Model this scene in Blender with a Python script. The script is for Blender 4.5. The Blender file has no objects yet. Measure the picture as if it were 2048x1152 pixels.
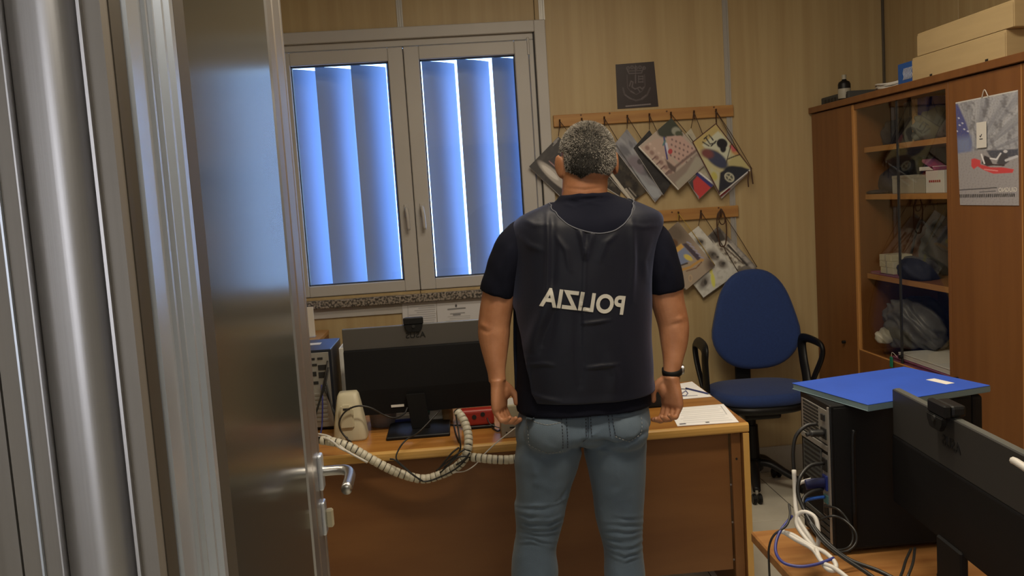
import bpy, bmesh, math, random
import numpy as np
from mathutils import Vector, Matrix
from mathutils.bvhtree import BVHTree
random.seed(7); np.random.seed(7)
SC = bpy.context.scene
COL = SC.collection
R = math.radians
PI = math.pi

# ------------------------------------------------------------------ camera
F = 1800.0; VPX, VPY = 905.0, 404.0; EYE = 1.575; ROLL = math.atan(0.0645)
_c, _s = math.cos(ROLL), math.sin(ROLL)
_dx, _dy = VPX-1024, VPY-576
_dc = _dx*_s+_dy*_c; _rc = _dx*_c-_dy*_s
_v = np.array([_rc, -_dc, F]); _v /= np.linalg.norm(_v)
YAW = -math.asin(_v[0]); PITCH = math.atan2(_v[1], _v[2])
FWD = np.array([math.sin(YAW)*math.cos(PITCH), math.cos(YAW)*math.cos(PITCH), -math.sin(PITCH)])
RGT = np.array([math.cos(YAW), -math.sin(YAW), 0]); UPV = np.cross(RGT, FWD)
IR = _c*RGT-_s*UPV; ID = -_s*RGT-_c*UPV
cam_d = bpy.data.cameras.new('camera'); cam = bpy.data.objects.new('camera', cam_d); COL.objects.link(cam)
cam_d.sensor_width = 36; cam_d.lens = 36*F/2048; cam_d.clip_start = 0.05; cam_d.clip_end = 100
m = Matrix.Identity(4)
for i in range(3):
    m[i][0] = IR[i]; m[i][1] = -ID[i]; m[i][2] = -FWD[i]
m[2][3] = EYE
cam.matrix_world = m
SC.camera = cam
def at(x, y, X=None, Y=None, Z=None):
    """point of the place that a pixel of the 2048x1152 photograph shows, on the plane X=, Y= or Z="""
    v = FWD*F+IR*(x-1024)+ID*(y-576); o = np.array([0, 0, EYE])
    t = (X-o[0])/v[0] if X is not None else ((Y-o[1])/v[1] if Y is not None else (Z-o[2])/v[2])
    return o+v*t

# ------------------------------------------------------------------ world, exposure, lights
SC.view_settings.view_transform = 'Standard'; SC.view_settings.look = 'None'
SC.view_settings.gamma = 1; SC.view_settings.use_curve_mapping = False
SC.view_settings.exposure = 0.0
w = bpy.data.worlds.new('sky'); SC.world = w; w.use_nodes = True
bg = w.node_tree.nodes['Background']
bg.inputs[0].default_value = (0.38, 0.61, 0.96, 1); bg.inputs[1].default_value = 6.8

def area(name, loc, size, power, col, rot=(0, 0, 0)):
    l = bpy.data.lights.new(name, 'AREA'); l.shape = 'RECTANGLE'; l.size, l.size_y = size
    l.energy = power; l.color = col
    o = bpy.data.objects.new(name, l); COL.objects.link(o); o.location = loc; o.rotation_euler = rot
    return o
WARM = (1.0, 0.86, 0.66)
area('ceiling_lamp_light', (0.55, 3.0, 2.86), (1.15, 0.25), 15, WARM)
area('ceiling_lamp_light', (0.55, 1.8, 2.86), (1.15, 0.25), 36, WARM)
area('corridor_lamp_light', (0.35, -0.9, 2.66), (1.15, 0.25), 13, (1.0, 0.92, 0.80))
area('corridor_window_light', (-1.35, -2.66, 1.55), (1.8, 1.6), 44, (0.82, 0.86, 1.0), (R(90), 0, R(180)))

# ------------------------------------------------------------------ materials
def s2l(c):
    c = c/255.0
    return c/12.92 if c <= 0.04045 else ((c+0.055)/1.055)**2.4
def C3(r, g, b): return (s2l(r), s2l(g), s2l(b))
def mat(name, col, rough=0.5, metal=0.0, var=0.0, vscale=(8, 8, 8), bump=0.0, bscale=(60, 60, 60), spec=0.5,
        col2=None, coat=0.0, sheen=0.0, detail=4, sss=0.0, trans=0.0, aniso=0.0, coords='Object', lo=0.35, hi=0.65):
    m = bpy.data.materials.new(name); m.use_nodes = True
    nt = m.node_tree; N = nt.nodes; L = nt.links; b = N['Principled BSDF']
    c = (*col, 1) if len(col) == 3 else col
    b.inputs['Base Color'].default_value = c; b.inputs['Roughness'].default_value = rough
    b.inputs['Metallic'].default_value = metal; b.inputs['Specular IOR Level'].default_value = spec
    b.inputs['Coat Weight'].default_value = coat; b.inputs['Sheen Weight'].default_value = sheen
    if sss: b.inputs['Subsurface Weight'].default_value = sss; b.inputs['Subsurface Radius'].default_value = (0.01, 0.004, 0.002); b.inputs['Subsurface Scale'].default_value = 1.0
    if aniso: b.inputs['Anisotropic'].default_value = aniso
    if var or bump or col2:
        tc = N.new('ShaderNodeTexCoord')
    if var or col2:
        mp = N.new('ShaderNodeMapping'); mp.inputs['Scale'].default_value = vscale
        L.new(tc.outputs[coords], mp.inputs['Vector'])
        nz = N.new('ShaderNodeTexNoise'); nz.inputs['Scale'].default_value = 1.0; nz.inputs['Detail'].default_value = detail
        L.new(mp.outputs[0], nz.inputs['Vector'])
        mr = N.new('ShaderNodeMapRange'); mr.inputs['From Min'].default_value = lo; mr.inputs['From Max'].default_value = hi
        L.new(nz.outputs['Fac'], mr.inputs['Value'])
        mx = N.new('ShaderNodeMix'); mx.data_type = 'RGBA'
        c2 = (*col2, 1) if col2 else tuple([x*(1-var) for x in c[:3]])+(1,)
        mx.inputs[6].default_value = c; mx.inputs[7].default_value = c2
        L.new(mr.outputs[0], mx.inputs[0]); L.new(mx.outputs[2], b.inputs['Base Color'])
    if bump:
        mp2 = N.new('ShaderNodeMapping'); mp2.inputs['Scale'].default_value = bscale
        L.new(tc.outputs[coords], mp2.inputs['Vector'])
        n2 = N.new('ShaderNodeTexNoise'); n2.inputs['Scale'].default_value = 1.0; n2.inputs['Detail'].default_value = 3
        L.new(mp2.outputs[0], n2.inputs['Vector'])
        bp = N.new('ShaderNodeBump'); bp.inputs['Strength'].default_value = bump; bp.inputs['Distance'].default_value = 0.004
        L.new(n2.outputs['Fac'], bp.inputs['Height']); L.new(bp.outputs[0], b.inputs['Normal'])
    return m
def print_mat(name, rough=0.35, spec=0.5):
    m = mat(name, (1, 1, 1), rough, spec=spec); nt = m.node_tree
    a = nt.nodes.new('ShaderNodeAttribute'); a.attribute_name = 'Col'
    nt.links.new(a.outputs['Color'], nt.nodes['Principled BSDF'].inputs['Base Color'])
    return m
def glass_mat(name, ior=1.5, tint=(1, 1, 1), refl=1.0, rough=0.0):
    m = bpy.data.materials.new(name); m.use_nodes = True; nt = m.node_tree; N = nt.nodes; L = nt.links
    N.remove(N['Principled BSDF']); out = N['Material Output']
    fr = N.new('ShaderNodeFresnel'); fr.inputs['IOR'].default_value = ior
    t = N.new('ShaderNodeBsdfTransparent'); t.inputs[0].default_value = (*tint, 1)
    g = N.new('ShaderNodeBsdfGlossy'); g.inputs['Roughness'].default_value = rough; g.inputs[0].default_value = (refl, refl, refl, 1)
    geo = N.new('ShaderNodeNewGeometry'); mu = N.new('ShaderNodeMath'); mu.operation = 'SUBTRACT'; mu.inputs[0].default_value = 1.0; L.new(geo.outputs['Backfacing'], mu.inputs[1])
    m3 = N.new('ShaderNodeMath'); m3.operation = 'MULTIPLY'; L.new(fr.outputs[0], m3.inputs[0]); L.new(mu.outputs[0], m3.inputs[1])
    mx = N.new('ShaderNodeMixShader'); L.new(m3.outputs[0], mx.inputs[0]); L.new(t.outputs[0], mx.inputs[1]); L.new(g.outputs[0], mx.inputs[2])
    L.new(mx.outputs[0], out.inputs[0]); return m

M = {}
M['panel'] = mat('wall_laminate', (0.47, 0.36, 0.19), 0.5, col2=(0.41, 0.30, 0.15), vscale=(22, 22, 0.8), detail=5, bump=0.05, bscale=(200, 200, 8))
M['panel_r'] = mat('wall_laminate_right', (0.45, 0.34, 0.18), 0.5, col2=(0.39, 0.28, 0.14), vscale=(22, 22, 0.8), detail=5)
M['strip'] = mat('joint_strip', (0.40, 0.39, 0.37), 0.4, metal=0.3)
M['backing'] = mat('wall_backing', (0.20, 0.16, 0.10), 0.8)
M['wfr'] = mat('window_frame_paint', (0.48, 0.465, 0.45), 0.45, var=0.06, vscale=(3, 3, 3))
M['rub'] = mat('window_gasket', (0.02, 0.02, 0.022), 0.6)
M['sill'] = mat('granite', (0.33, 0.29, 0.25), 0.3, col2=(0.05, 0.045, 0.04), vscale=(90, 90, 90), detail=2, lo=0.42, hi=0.58)
M['blade'] = mat('louvre_blade', (0.25, 0.33, 0.52), 0.55)
M['outwall'] = mat('outer_wall', (0.5, 0.5, 0.5), 0.9)
M['plugblue'] = mat('plug_blue', (0.008, 0.012, 0.07), 0.5)
M['tile'] = mat('floor_tile', (0.66, 0.63, 0.53), 0.35, var=0.12, vscale=(6, 6, 6))
M['grout'] = mat('grout', (0.10, 0.09, 0.08), 0.9)
M['ceil'] = mat('ceiling_board', (0.55, 0.52, 0.46), 0.85)
M['skirt'] = mat('skirting_tile', (0.40, 0.37, 0.31), 0.35, var=0.1)
M['plaster'] = mat('corridor_plaster', (0.50, 0.48, 0.44), 0.8)
M['cherry'] = mat('cherry_laminate', (0.20, 0.080, 0.022), 0.42, col2=(0.165, 0.062, 0.016), vscale=(18, 18, 1.2), detail=5)
M['cherry_edge'] = mat('cherry_edge', (0.42, 0.20, 0.06), 0.35)
M['cab_in'] = mat('cabinet_inside', (0.13, 0.075, 0.035), 0.6, var=0.2, vscale=(10, 10, 2))
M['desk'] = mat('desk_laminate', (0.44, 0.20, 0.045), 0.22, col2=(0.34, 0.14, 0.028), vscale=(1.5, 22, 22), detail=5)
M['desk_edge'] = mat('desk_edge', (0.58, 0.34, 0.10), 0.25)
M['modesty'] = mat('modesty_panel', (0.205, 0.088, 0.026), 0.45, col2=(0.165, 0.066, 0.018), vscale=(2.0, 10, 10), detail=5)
M['desk2'] = mat('low_desk_top', (0.36, 0.175, 0.055), 0.4, col2=(0.25, 0.105, 0.03), vscale=(3, 30, 30), detail=5)
M['black'] = mat('black_plastic', (0.006, 0.006, 0.0065), 0.45, spec=0.3)
M['blackmat'] = mat('matte_black_plastic', (0.005, 0.005, 0.0055), 0.65, spec=0.25)
M['mon_up'] = mat('monitor_upper_back', (0.032, 0.031, 0.030), 0.55, spec=0.3)
M['mon_up1'] = mat('monitor_upper_back_grey', (0.072, 0.067, 0.062), 0.55, spec=0.3)
M['mon_lo'] = mat('monitor_lower_back', (0.0035, 0.0035, 0.0045), 0.6, spec=0.25)
M['mon_top'] = mat('monitor_rim', (0.10, 0.105, 0.095), 0.35)
M['logo'] = mat('moulded_logo', (0.010, 0.010, 0.010), 0.35)
M['screen'] = mat('screen', (0.01, 0.01, 0.012), 0.2)
M['cream'] = mat('cream_plastic', (0.50, 0.46, 0.33), 0.45)
M['cream_d'] = mat('cream_plastic_dark', (0.33, 0.31, 0.25), 0.5)
M['white'] = mat('white_plastic', (0.62, 0.61, 0.57), 0.45)
M['sleeve'] = mat('cable_sleeve', (0.55, 0.52, 0.42), 0.45)
M['paper'] = mat('paper', (0.66, 0.64, 0.60), 0.7)
M['ink'] = mat('ink', (0.03, 0.03, 0.035), 0.6)
M['blueink'] = mat('blue_ink', (0.03, 0.04, 0.16), 0.5)
M['metal'] = mat('brushed_metal', (0.50, 0.50, 0.49), 0.3, metal=1.0)
M['case'] = mat('pc_case_blue_black', (0.016, 0.020, 0.030), 0.3)
M['zinc'] = mat('zinc_back_panel', (0.40, 0.39, 0.36), 0.4, metal=0.6)
M['port'] = mat('port_dark', (0.01, 0.01, 0.01), 0.6)
M['portblue'] = mat('port_blue', (0.015, 0.03, 0.20), 0.4)
M['red'] = mat('red_plastic', (0.30, 0.022, 0.014), 0.4)
M['cable'] = mat('black_cable', (0.012, 0.012, 0.012), 0.45)
M['wcable'] = mat('white_cable', (0.60, 0.58, 0.54), 0.45)
M['bcable'] = mat('blue_cable', (0.04, 0.045, 0.22), 0.4)
M['bcable2'] = mat('bright_blue_cable', (0.03, 0.12, 0.5), 0.4)
M['chair'] = mat('blue_upholstery', (0.013, 0.040, 0.165), 0.85, bump=0.15, bscale=(500, 500, 500), sheen=0.15, var=0.15, vscale=(120, 120, 120))
M['binder'] = mat('blue_binder_board', (0.022, 0.085, 0.50), 0.5, var=0.1, vscale=(10, 10, 10))
M['binder_in'] = mat('binder_edge', (0.16, 0.24, 0.27), 0.6)
M['carton'] = mat('corrugated_carton', (0.50, 0.37, 0.19), 0.75, var=0.08, vscale=(4, 4, 30))
M['bluebox'] = mat('blue_carton', (0.012, 0.09, 0.36), 0.5)
M['railw'] = mat('pine_rail', (0.45, 0.24, 0.07), 0.5, col2=(0.36, 0.17, 0.05), vscale=(3, 40, 40), detail=5)
M['peg'] = mat('dark_peg', (0.06, 0.025, 0.012), 0.5)
M['knot'] = mat('wood_knot', (0.12, 0.05, 0.02), 0.6)
M['cord'] = mat('brown_cord', (0.05, 0.025, 0.015), 0.7)
M['ycord'] = mat('yellow_cord', (0.50, 0.33, 0.05), 0.7)
M['print'] = print_mat('printed_sheet', 0.4)
M['printm'] = print_mat('printed_matte', 0.65, 0.3)
M['alu'] = mat('anodised_aluminium', (0.56, 0.55, 0.55), 0.38, metal=1.0, var=0.06, vscale=(300, 300, 2), bump=0.02, bscale=(500, 500, 3))
M['alu_f'] = mat('taupe_aluminium', (0.27, 0.25, 0.225), 0.5, metal=0.35, var=0.06, vscale=(300, 300, 2))
M['alu_b'] = mat('bright_aluminium', (0.70, 0.76, 0.85), 0.32, metal=0.75, bump=0.02, bscale=(500, 500, 3))
M['alu_d'] = mat('bronze_groove', (0.11, 0.095, 0.075), 0.5, metal=0.5)
M['skin'] = mat('skin', (0.43, 0.20, 0.103), 0.5, sss=0.10, col2=(0.34, 0.145, 0.068), vscale=(22, 22, 22), bump=0.12, bscale=(300, 300, 300))
M['tee'] = mat('navy_cotton', (0.0035, 0.0045, 0.0125), 0.9, bump=0.05, bscale=(700, 700, 700), spec=0.2)
M['vest'] = mat('navy_nylon', (0.0026, 0.0036, 0.0095), 0.50, bump=0.10, bscale=(60, 60, 45), sheen=0.20, spec=0.28)
M['vest'].node_tree.nodes['Principled BSDF'].inputs['Sheen Tint'].default_value = (0.55, 0.62, 1.0, 1)
M['seam'] = mat('vest_piping', (0.07, 0.075, 0.095), 0.6)
M['refl'] = mat('reflective_letters', (0.50, 0.49, 0.44), 0.5)
M['denim'] = mat('denim', (0.092, 0.132, 0.180), 0.85, col2=(0.068, 0.102, 0.148), vscale=(9, 9, 5), bump=0.15, bscale=(350, 350, 350), sheen=0.1)
M['denim_p'] = mat('denim_pocket', (0.102, 0.138, 0.180), 0.85, col2=(0.074, 0.106, 0.142), vscale=(12, 12, 9), bump=0.15, bscale=(350, 350, 350))
M['stitch'] = mat('dark_stitch', (0.018, 0.022, 0.035), 0.8)
M['stitchl'] = mat('pale_stitch', (0.24, 0.25, 0.25), 0.8)
M['shoe'] = mat('dark_leather', (0.02, 0.018, 0.016), 0.4)
M['haircap'] = mat('hair_base', (0.05, 0.045, 0.038), 0.8, col2=(0.02, 0.018, 0.016), vscale=(150, 150, 150))
M['hair'] = print_mat('grey_hair', 0.6, 0.3)
M['glass'] = glass_mat('window_glass', 1.5)
M['cabglass'] = glass_mat('cabinet_glass', 1.5, (0.93, 0.93, 0.92))
M['green'] = mat('green_tag', (0.01, 0.16, 0.09), 0.5)
M['greyrag'] = mat('faded_cloth', (0.10, 0.10, 0.085), 0.8, bump=0.5, bscale=(40, 40, 40))
M['bag'] = mat('grey_plastic_bag', (0.12, 0.12, 0.115), 0.4, var=0.25, vscale=(14, 14, 14), bump=0.5, bscale=(28, 28, 28))
M['darkcloth'] = mat('dark_navy_cloth', (0.012, 0.014, 0.028), 0.8, bump=0.5, bscale=(40, 40, 40))
M['greycloth'] = mat('dark_grey_cloth', (0.05, 0.052, 0.05), 0.8, bump=0.5, bscale=(40, 40, 40))
M['pink'] = mat('magenta_card', (0.25, 0.07, 0.15), 0.5)
M['teal'] = mat('teal_card', (0.06, 0.16, 0.16), 0.5)
M['amber'] = mat('amber_card', (0.35, 0.22, 0.10), 0.6)
M['clear'] = mat('milky_plastic', (0.34, 0.33, 0.38), 0.3)
M['lamp'] = mat('lamp_diffuser', (0.9, 0.85, 0.7), 0.5)
_b = M['lamp'].node_tree.nodes['Principled BSDF']; _b.inputs['Emission Color'].default_value = (1, 0.88, 0.7, 1); _b.inputs['Emission Strength'].default_value = 3.0

# ------------------------------------------------------------------ mesh helpers
def link(name, me, mt=None, parent=None, smooth=False):
    o = bpy.data.objects.new(name, me); COL.objects.link(o)
    if mt is not None and len(me.materials) == 0: me.materials.append(M[mt] if isinstance(mt, str) else mt)
    if smooth: me.polygons.foreach_set('use_smooth', [True]*len(me.polygons))
    if parent: o.parent = parent
    return o
def mk(name, verts, faces, mt=None, parent=None, smooth=False):
    me = bpy.data.meshes.new(name); me.from_pydata([tuple(map(float, v)) for v in verts], [], faces); me.validate(); me.update()
    return link(name, me, mt, parent, smooth)
def from_bm(name, bm, mt=None, parent=None, smooth=False):
    me = bpy.data.meshes.new(name); bmesh.ops.recalc_face_normals(bm, faces=bm.faces); bm.to_mesh(me); bm.free()
    return link(name, me, mt, parent, smooth)
def thing(name, label, cat, loc=(0, 0, 0), rz=0.0, group=None):
    o = bpy.data.objects.new(name, None); COL.objects.link(o); o.location = loc; o.rotation_euler = (0, 0, rz)
    o.empty_display_size = 0.05; o['label'] = label; o['category'] = cat
    if group: o['group'] = group
    return o
def tag(o, label, cat, group=None):
    o['label'] = label; o['category'] = cat
    if group: o['group'] = group
    return o
def struct(o): o['kind'] = 'structure'; return o
def bm_box(bm, x0, x1, y0, y1, z0, z1, bev=0.0, seg=1, rot=None, piv=None):
    mtx = Matrix.Translation(((x0+x1)/2, (y0+y1)/2, (z0+z1)/2)) @ Matrix.Diagonal((abs(x1-x0), abs(y1-y0), abs(z1-z0), 1))
    r = bmesh.ops.create_cube(bm, size=1, matrix=mtx); vs = r['verts']
    if bev > 0:
        es = list({e for v in vs for e in v.link_edges})
        q = bmesh.ops.bevel(bm, geom=es, offset=bev, segments=seg, affect='EDGES', profile=0.5)
        vs = list({v for f in q['faces'] for v in f.verts} | {v for v in vs if v.is_valid})
    if rot is not None:
        bmesh.ops.transform(bm, matrix=Matrix.Translation(piv or (0, 0, 0)) @ rot @ Matrix.Translation(-Vector(piv or (0, 0, 0))), verts=vs)
    return vs
def box(name, x0, x1, y0, y1, z0, z1, mt, parent=None, bev=0.0015, seg=1, rot=None, piv=None):
    bm = bmesh.new(); d = min(abs(x1-x0), abs(y1-y0), abs(z1-z0)); bm_box(bm, x0, x1, y0, y1, z0, z1, min(bev, d*0.4), seg, rot, piv)
    return from_bm(name, bm, mt, parent)
def boxes(name, lst, mt, parent=None, bev=0.001):
    bm = bmesh.new()
    for b in lst:
        d = min(abs(b[1]-b[0]), abs(b[3]-b[2]), abs(b[5]-b[4])); bm_box(bm, *b, bev=min(bev, d*0.4))
    return from_bm(name, bm, mt, parent)
def prism(name, pts, z0, z1, mt, parent=None, axis='z', bev=0.0, smooth=False):
    """polygon pts extruded along an axis: z -> (x,y); y -> (x,z); x -> (y,z)"""
    def P(a, b, h): return (a, b, h) if axis == 'z' else ((a, h, b) if axis == 'y' else (h, a, b))
    n = len(pts); v = [P(a, b, z0) for a, b in pts]+[P(a, b, z1) for a, b in pts]
    bm = bmesh.new(); vs = [bm.verts.new(q) for q in v]
    bm.faces.new(vs[:n]); bm.faces.new(vs[n:][::-1])
    for i in range(n): bm.faces.new((vs[i], vs[(i+1) % n], vs[n+(i+1) % n], vs[n+i]))
    bmesh.ops.recalc_face_normals(bm, faces=bm.faces)
    if bev: bmesh.ops.bevel(bm, geom=list(bm.edges), offset=bev, segments=2, affect='EDGES')
    return from_bm(name, bm, mt, parent, smooth)
def loft_data(rings, cap=True):
    n = len(rings[0]); v = [tuple(p) for r in rings for p in r]; f = []
    for i in range(len(rings)-1):
        for j in range(n):
            a, b = i*n+j, i*n+(j+1) % n; f.append((a, b, b+n, a+n))
    if cap:
        c0 = len(v); v.append(tuple(np.mean(np.array(rings[0]), 0))); c1 = len(v); v.append(tuple(np.mean(np.array(rings[-1]), 0)))
        for j in range(n):
            f.append((c0, (j+1) % n, j)); k = (len(rings)-1)*n; f.append((c1, k+j, k+(j+1) % n))
    return v, f
def smooth_path(pts, k=6):
    P = [np.array(p, float) for p in pts]; P = [2*P[0]-P[1]]+P+[2*P[-1]-P[-2]]; out = []
    for i in range(1, len(P)-2):
        for j in range(k):
            t = j/k; a, b, c, d = P[i-1], P[i], P[i+1], P[i+2]
            out.append(0.5*((2*b)+(c-a)*t+(2*a-5*b+4*c-d)*t*t+(3*b-a-3*c+d)*t**3))
    out.append(P[-2]); return out
def tube_rings(path, rad, n=8, up0=(0, 0, 1)):
    P = [np.array(p, float) for p in path]; rings = []
    rx = rad if hasattr(rad, '__len__') else [rad]*len(P)
    up = np.array(up0, float); prev = None
    for i, p in enumerate(P):
        t = P[min(i+1, len(P)-1)]-P[max(i-1, 0)]; t = t/(np.linalg.norm(t)+1e-9)
        if prev is None:
            a = np.cross(t, up)
            if np.linalg.norm(a) < 1e-3: a = np.cross(t, (1, 0, 0))
        else: a = prev-t*np.dot(prev, t)
        a = a/(np.linalg.norm(a)+1e-9); b = np.cross(t, a); prev = a
        r = rx[i]; ra, rb = (r if hasattr(r, '__len__') else (r, r))
        rings.append([p+a*ra*math.cos(2*PI*j/n)+b*rb*math.sin(2*PI*j/n) for j in range(n)])
    return rings
def tube(name, pts, r, mt, parent=None, k=6, n=8):
    path = smooth_path(pts, k) if k > 1 else pts
    v, f = loft_data(tube_rings(path, r, n)); return mk(name, v, f, mt, parent, True)
def tubes(name, lst, r, mt, parent=None, k=6, n=6):
    V, Fc = [], []
    for pts in lst:
        v, f = loft_data(tube_rings(smooth_path(pts, k), r, n)); o = len(V); V += v; Fc += [tuple(i+o for i in q) for q in f]
    return mk(name, V, Fc, mt, parent, True)
def cyl(name, c, r, h, mt, parent=None, axis='z', n=20, r2=None, bev=0.0):
    bm = bmesh.new(); bmesh.ops.create_cone(bm, cap_ends=True, segments=n, radius1=r, radius2=r if r2 is None else r2, depth=h)
    if bev: bmesh.ops.bevel(bm, geom=[e for e in bm.edges if len(e.link_faces) == 2 and e.calc_face_angle() > 0.8], offset=bev, segments=2, affect='EDGES')
    rm = {'z': Matrix.Identity(4), 'x': Matrix.Rotation(PI/2, 4, 'Y'), 'y': Matrix.Rotation(PI/2, 4, 'X')}[axis]
    bmesh.ops.transform(bm, matrix=Matrix.Translation(c) @ rm, verts=bm.verts)
    return from_bm(name, bm, mt, parent)
def text_mesh(txt, size, extrude=0.0, mirror=False, spacing=1.0, bold=0.0):
    c = bpy.data.curves.new('txt', 'FONT'); c.body = txt; c.size = size; c.extrude = extrude; c.align_x = 'CENTER'; c.align_y = 'CENTER'
    c.space_character = spacing; c.offset = bold; c.resolution_u = 6
    o = bpy.data.objects.new('txt', c); COL.objects.link(o)
    dg = bpy.context.evaluated_depsgraph_get(); me = bpy.data.meshes.new_from_object(o.evaluated_get(dg))
    bpy.data.objects.remove(o); bpy.data.curves.remove(c)
    for v in me.vertices:
        if mirror: v.co.x = -v.co.x
    if mirror: me.flip_normals()
    return me
def fbm(x, y, seed=0, oct=3, f=1.0):
    rs = np.random.RandomState(seed); r = np.zeros_like(np.asarray(x, float)); a = 1.0; tot = 0
    for o in range(oct):
        for _ in range(3):
            an = rs.uniform(0, 2*PI); ph = rs.uniform(0, 2*PI); fr = f*(2**o)*rs.uniform(0.7, 1.4)
            r += a*np.sin((x*math.cos(an)+y*math.sin(an))*fr*2*PI+ph+1.3*np.sin(fr*3*(x*math.sin(an)-y*math.cos(an))+ph))
        tot += a*3*0.7; a *= 0.6
    return r/tot

# ================================================================== THE SETTING
YW = 4.704
X0, X1, YF, ZC = -1.7, 2.33, 0.84, 2.95
fl = struct(box('floor', -2.4, X1+0.1, -2.7, YW+0.1, -0.12, -0.004, 'grout', bev=0))
tile_me = {}
def tile(x0, x1, y0, y1):
    k = (round(x1-x0, 3), round(y1-y0, 3))
    if k not in tile_me:
        bm = bmesh.new(); bm_box(bm, -k[0]/2, k[0]/2, -k[1]/2, k[1]/2, -0.0042, 0, bev=0.0012)
        me = bpy.data.meshes.new('tile'); bm.to_mesh(me); bm.free(); me.materials.append(M['tile']); tile_me[k] = me
    o = bpy.data.objects.new('tile', tile_me[k]); COL.objects.link(o); o.location = ((x0+x1)/2, (y0+y1)/2, 0); o.parent = fl
g = 0.0025
xs = [-2.4]+[1.54+0.6*k for k in range(-6, 2)]+[X1]; ys = [-2.7]+[4.0+0.6*k for k in range(-11, 2)]+[YW]
for i in range(len(xs)-1):
    for j in range(len(ys)-1):
        if xs[i+1]-xs[i] > 0.02 and ys[j+1]-ys[j] > 0.02: tile(xs[i]+g, xs[i+1]-g, ys[j]+g, ys[j+1]-g)
struct(box('ceiling', X0-0.1, X1+0.1, YF-0.12, YW+0.12, ZC, ZC+0.1, 'ceil', bev=0))
struct(box('ceiling', -2.4, X1+0.1, -2.8, YF-0.12, 2.75, 2.85, 'ceil', bev=0)).name = 'ceiling_corridor'
# back wall: backing with a window hole, laminate panels, joint strips
WX0, WX1, WZ0, WZ1 = -0.925, 0.535, 1.116, 2.472
hx0, hx1, hz0, hz1 = WX0+0.05, WX1-0.05, WZ0+0.01, WZ1-0.05
wb = struct(boxes('wall_back', [(X0-0.1, hx0, YW+0.008, YW+0.12, 0, ZC), (hx1, X1+0.1, YW+0.008, YW+0.12, 0, ZC),
    (hx0, hx1, YW+0.008, YW+0.12, hz1, ZC), (hx0, hx1, YW+0.008, YW+0.12, 0, hz0)], 'backing', bev=0))
def panel(x0, x1, z0, z1): box('panel', x0+0.002, x1-0.002, YW, YW+0.0078, z0, z1, 'panel', wb, bev=0.001)
panel(X0, hx0, 0.0, ZC); panel(hx0, -0.2, hz1, ZC); panel(-0.2, hx1, hz1, ZC); panel(hx1, 0.523, hz1, ZC)
panel(hx0, -0.2, 0.0, hz0); panel(-0.2, hx1, 0.0, hz0); panel(hx1, 0.523, 0, hz1); panel(0.523, 1.477, 0, ZC); panel(1.477, X1, 0, ZC)
def strip(x, z0, z1, parent, w_=0.030):
    prism('joint_strip', [(x-w_/2, YW), (x-w_/2, YW-0.005), (x-w_*0.22, YW-0.005), (x-w_*0.18, YW-0.0015), (x+w_*0.18, YW-0.0015), (x+w_*0.22, YW-0.005), (x+w_/2, YW-0.005), (x+w_/2, YW)], z0, z1, 'strip', parent)
strip(-0.2, WZ1, ZC, wb); strip(0.523, WZ1, ZC, wb); strip(1.477, 0.146, ZC, wb)
wr = struct(box('wall_right', X1, X1+0.1, YF-0.12, YW+0.12, 0, ZC, 'backing', bev=0))
for a, b in ((0.84, 2.0), (2.0, 3.0), (3.0, 4.0), (4.0, YW-0.002)): box('panel', X1-0.0078, X1, a+0.002, b-0.002, 0, ZC, 'panel_r', wr)
box('corner_strip', X1-0.02, X1-0.008, YW-0.012, YW, 0.146, ZC, 'alu_d', wr)
wl = struct(box('wall_left', X0-0.1, X0, YF, YW+0.12, 0, ZC, 'backing', bev=0))
for a, b in ((0.84, 2.0), (2.0, 3.0), (3.0, 4.0), (4.0, YW-0.002)): box('panel', X0, X0+0.0078, a+0.002, b-0.002, 0, ZC, 'panel', wl)
struct(box('baseboard_back', X0, X1, YW-0.012, YW, 0, 0.14, 'skirt', bev=0.003))
struct(box('baseboard_right', X1-0.02, X1-0.008, YF, YW-0.02, 0, 0.14, 'skirt', bev=0.003))
struct(box('baseboard_left', X0+0.008, X0+0.02, YF, YW-0.02, 0, 0.14, 'skirt', bev=0.003))
# doorway wall and the corridor the camera stands in
struct(boxes('wall_front', [(-2.4, -0.43, 0.70, YF, 0, 2.75), (0.92, X1+0.1, 0.70, YF, 0, 2.75), (-0.43, 0.92, 0.70, YF, 2.16, 2.75), (X0-0.1, X1+0.1, 0.73, YF, 2.75, 2.95)], 'plaster', bev=0))
struct(box('wall_corridor', -2.5, -2.4, -2.8, 0.84, 0, 2.75, 'plaster', bev=0))
struct(box('wall_corridor_right', X1, X1+0.1, -2.8, 0.70, 0, 2.75, 'plaster', bev=0))
struct(box('wall_corridor_end', -2.5, X1+0.1, -2.8, -2.7, 0, 2.75, 'plaster', bev=0))

# lamps: slim fluorescent fittings on the ceilings
def ceiling_lamp(x, y, z, label):
    t = thing('ceiling_lamp', label, 'lamp', (x, y, z))
    box('lamp_body', -0.62, 0.62, -0.1, 0.1, -0.05, 0, 'white', t, bev=0.01)
    box('lamp_diffuser', -0.6, 0.6, -0.08, 0.08, -0.065, -0.045, 'lamp', t, bev=0.01)
ceiling_lamp(0.55, 3.0, ZC, 'slim white fluorescent lamp on the office ceiling above the desk')
ceiling_lamp(0.55, 1.8, ZC, 'slim white fluorescent lamp on the office ceiling between the doorway and the man')
ceiling_lamp(0.35, -0.9, 2.75, 'slim white fluorescent lamp on the corridor ceiling by the doorway')


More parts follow.
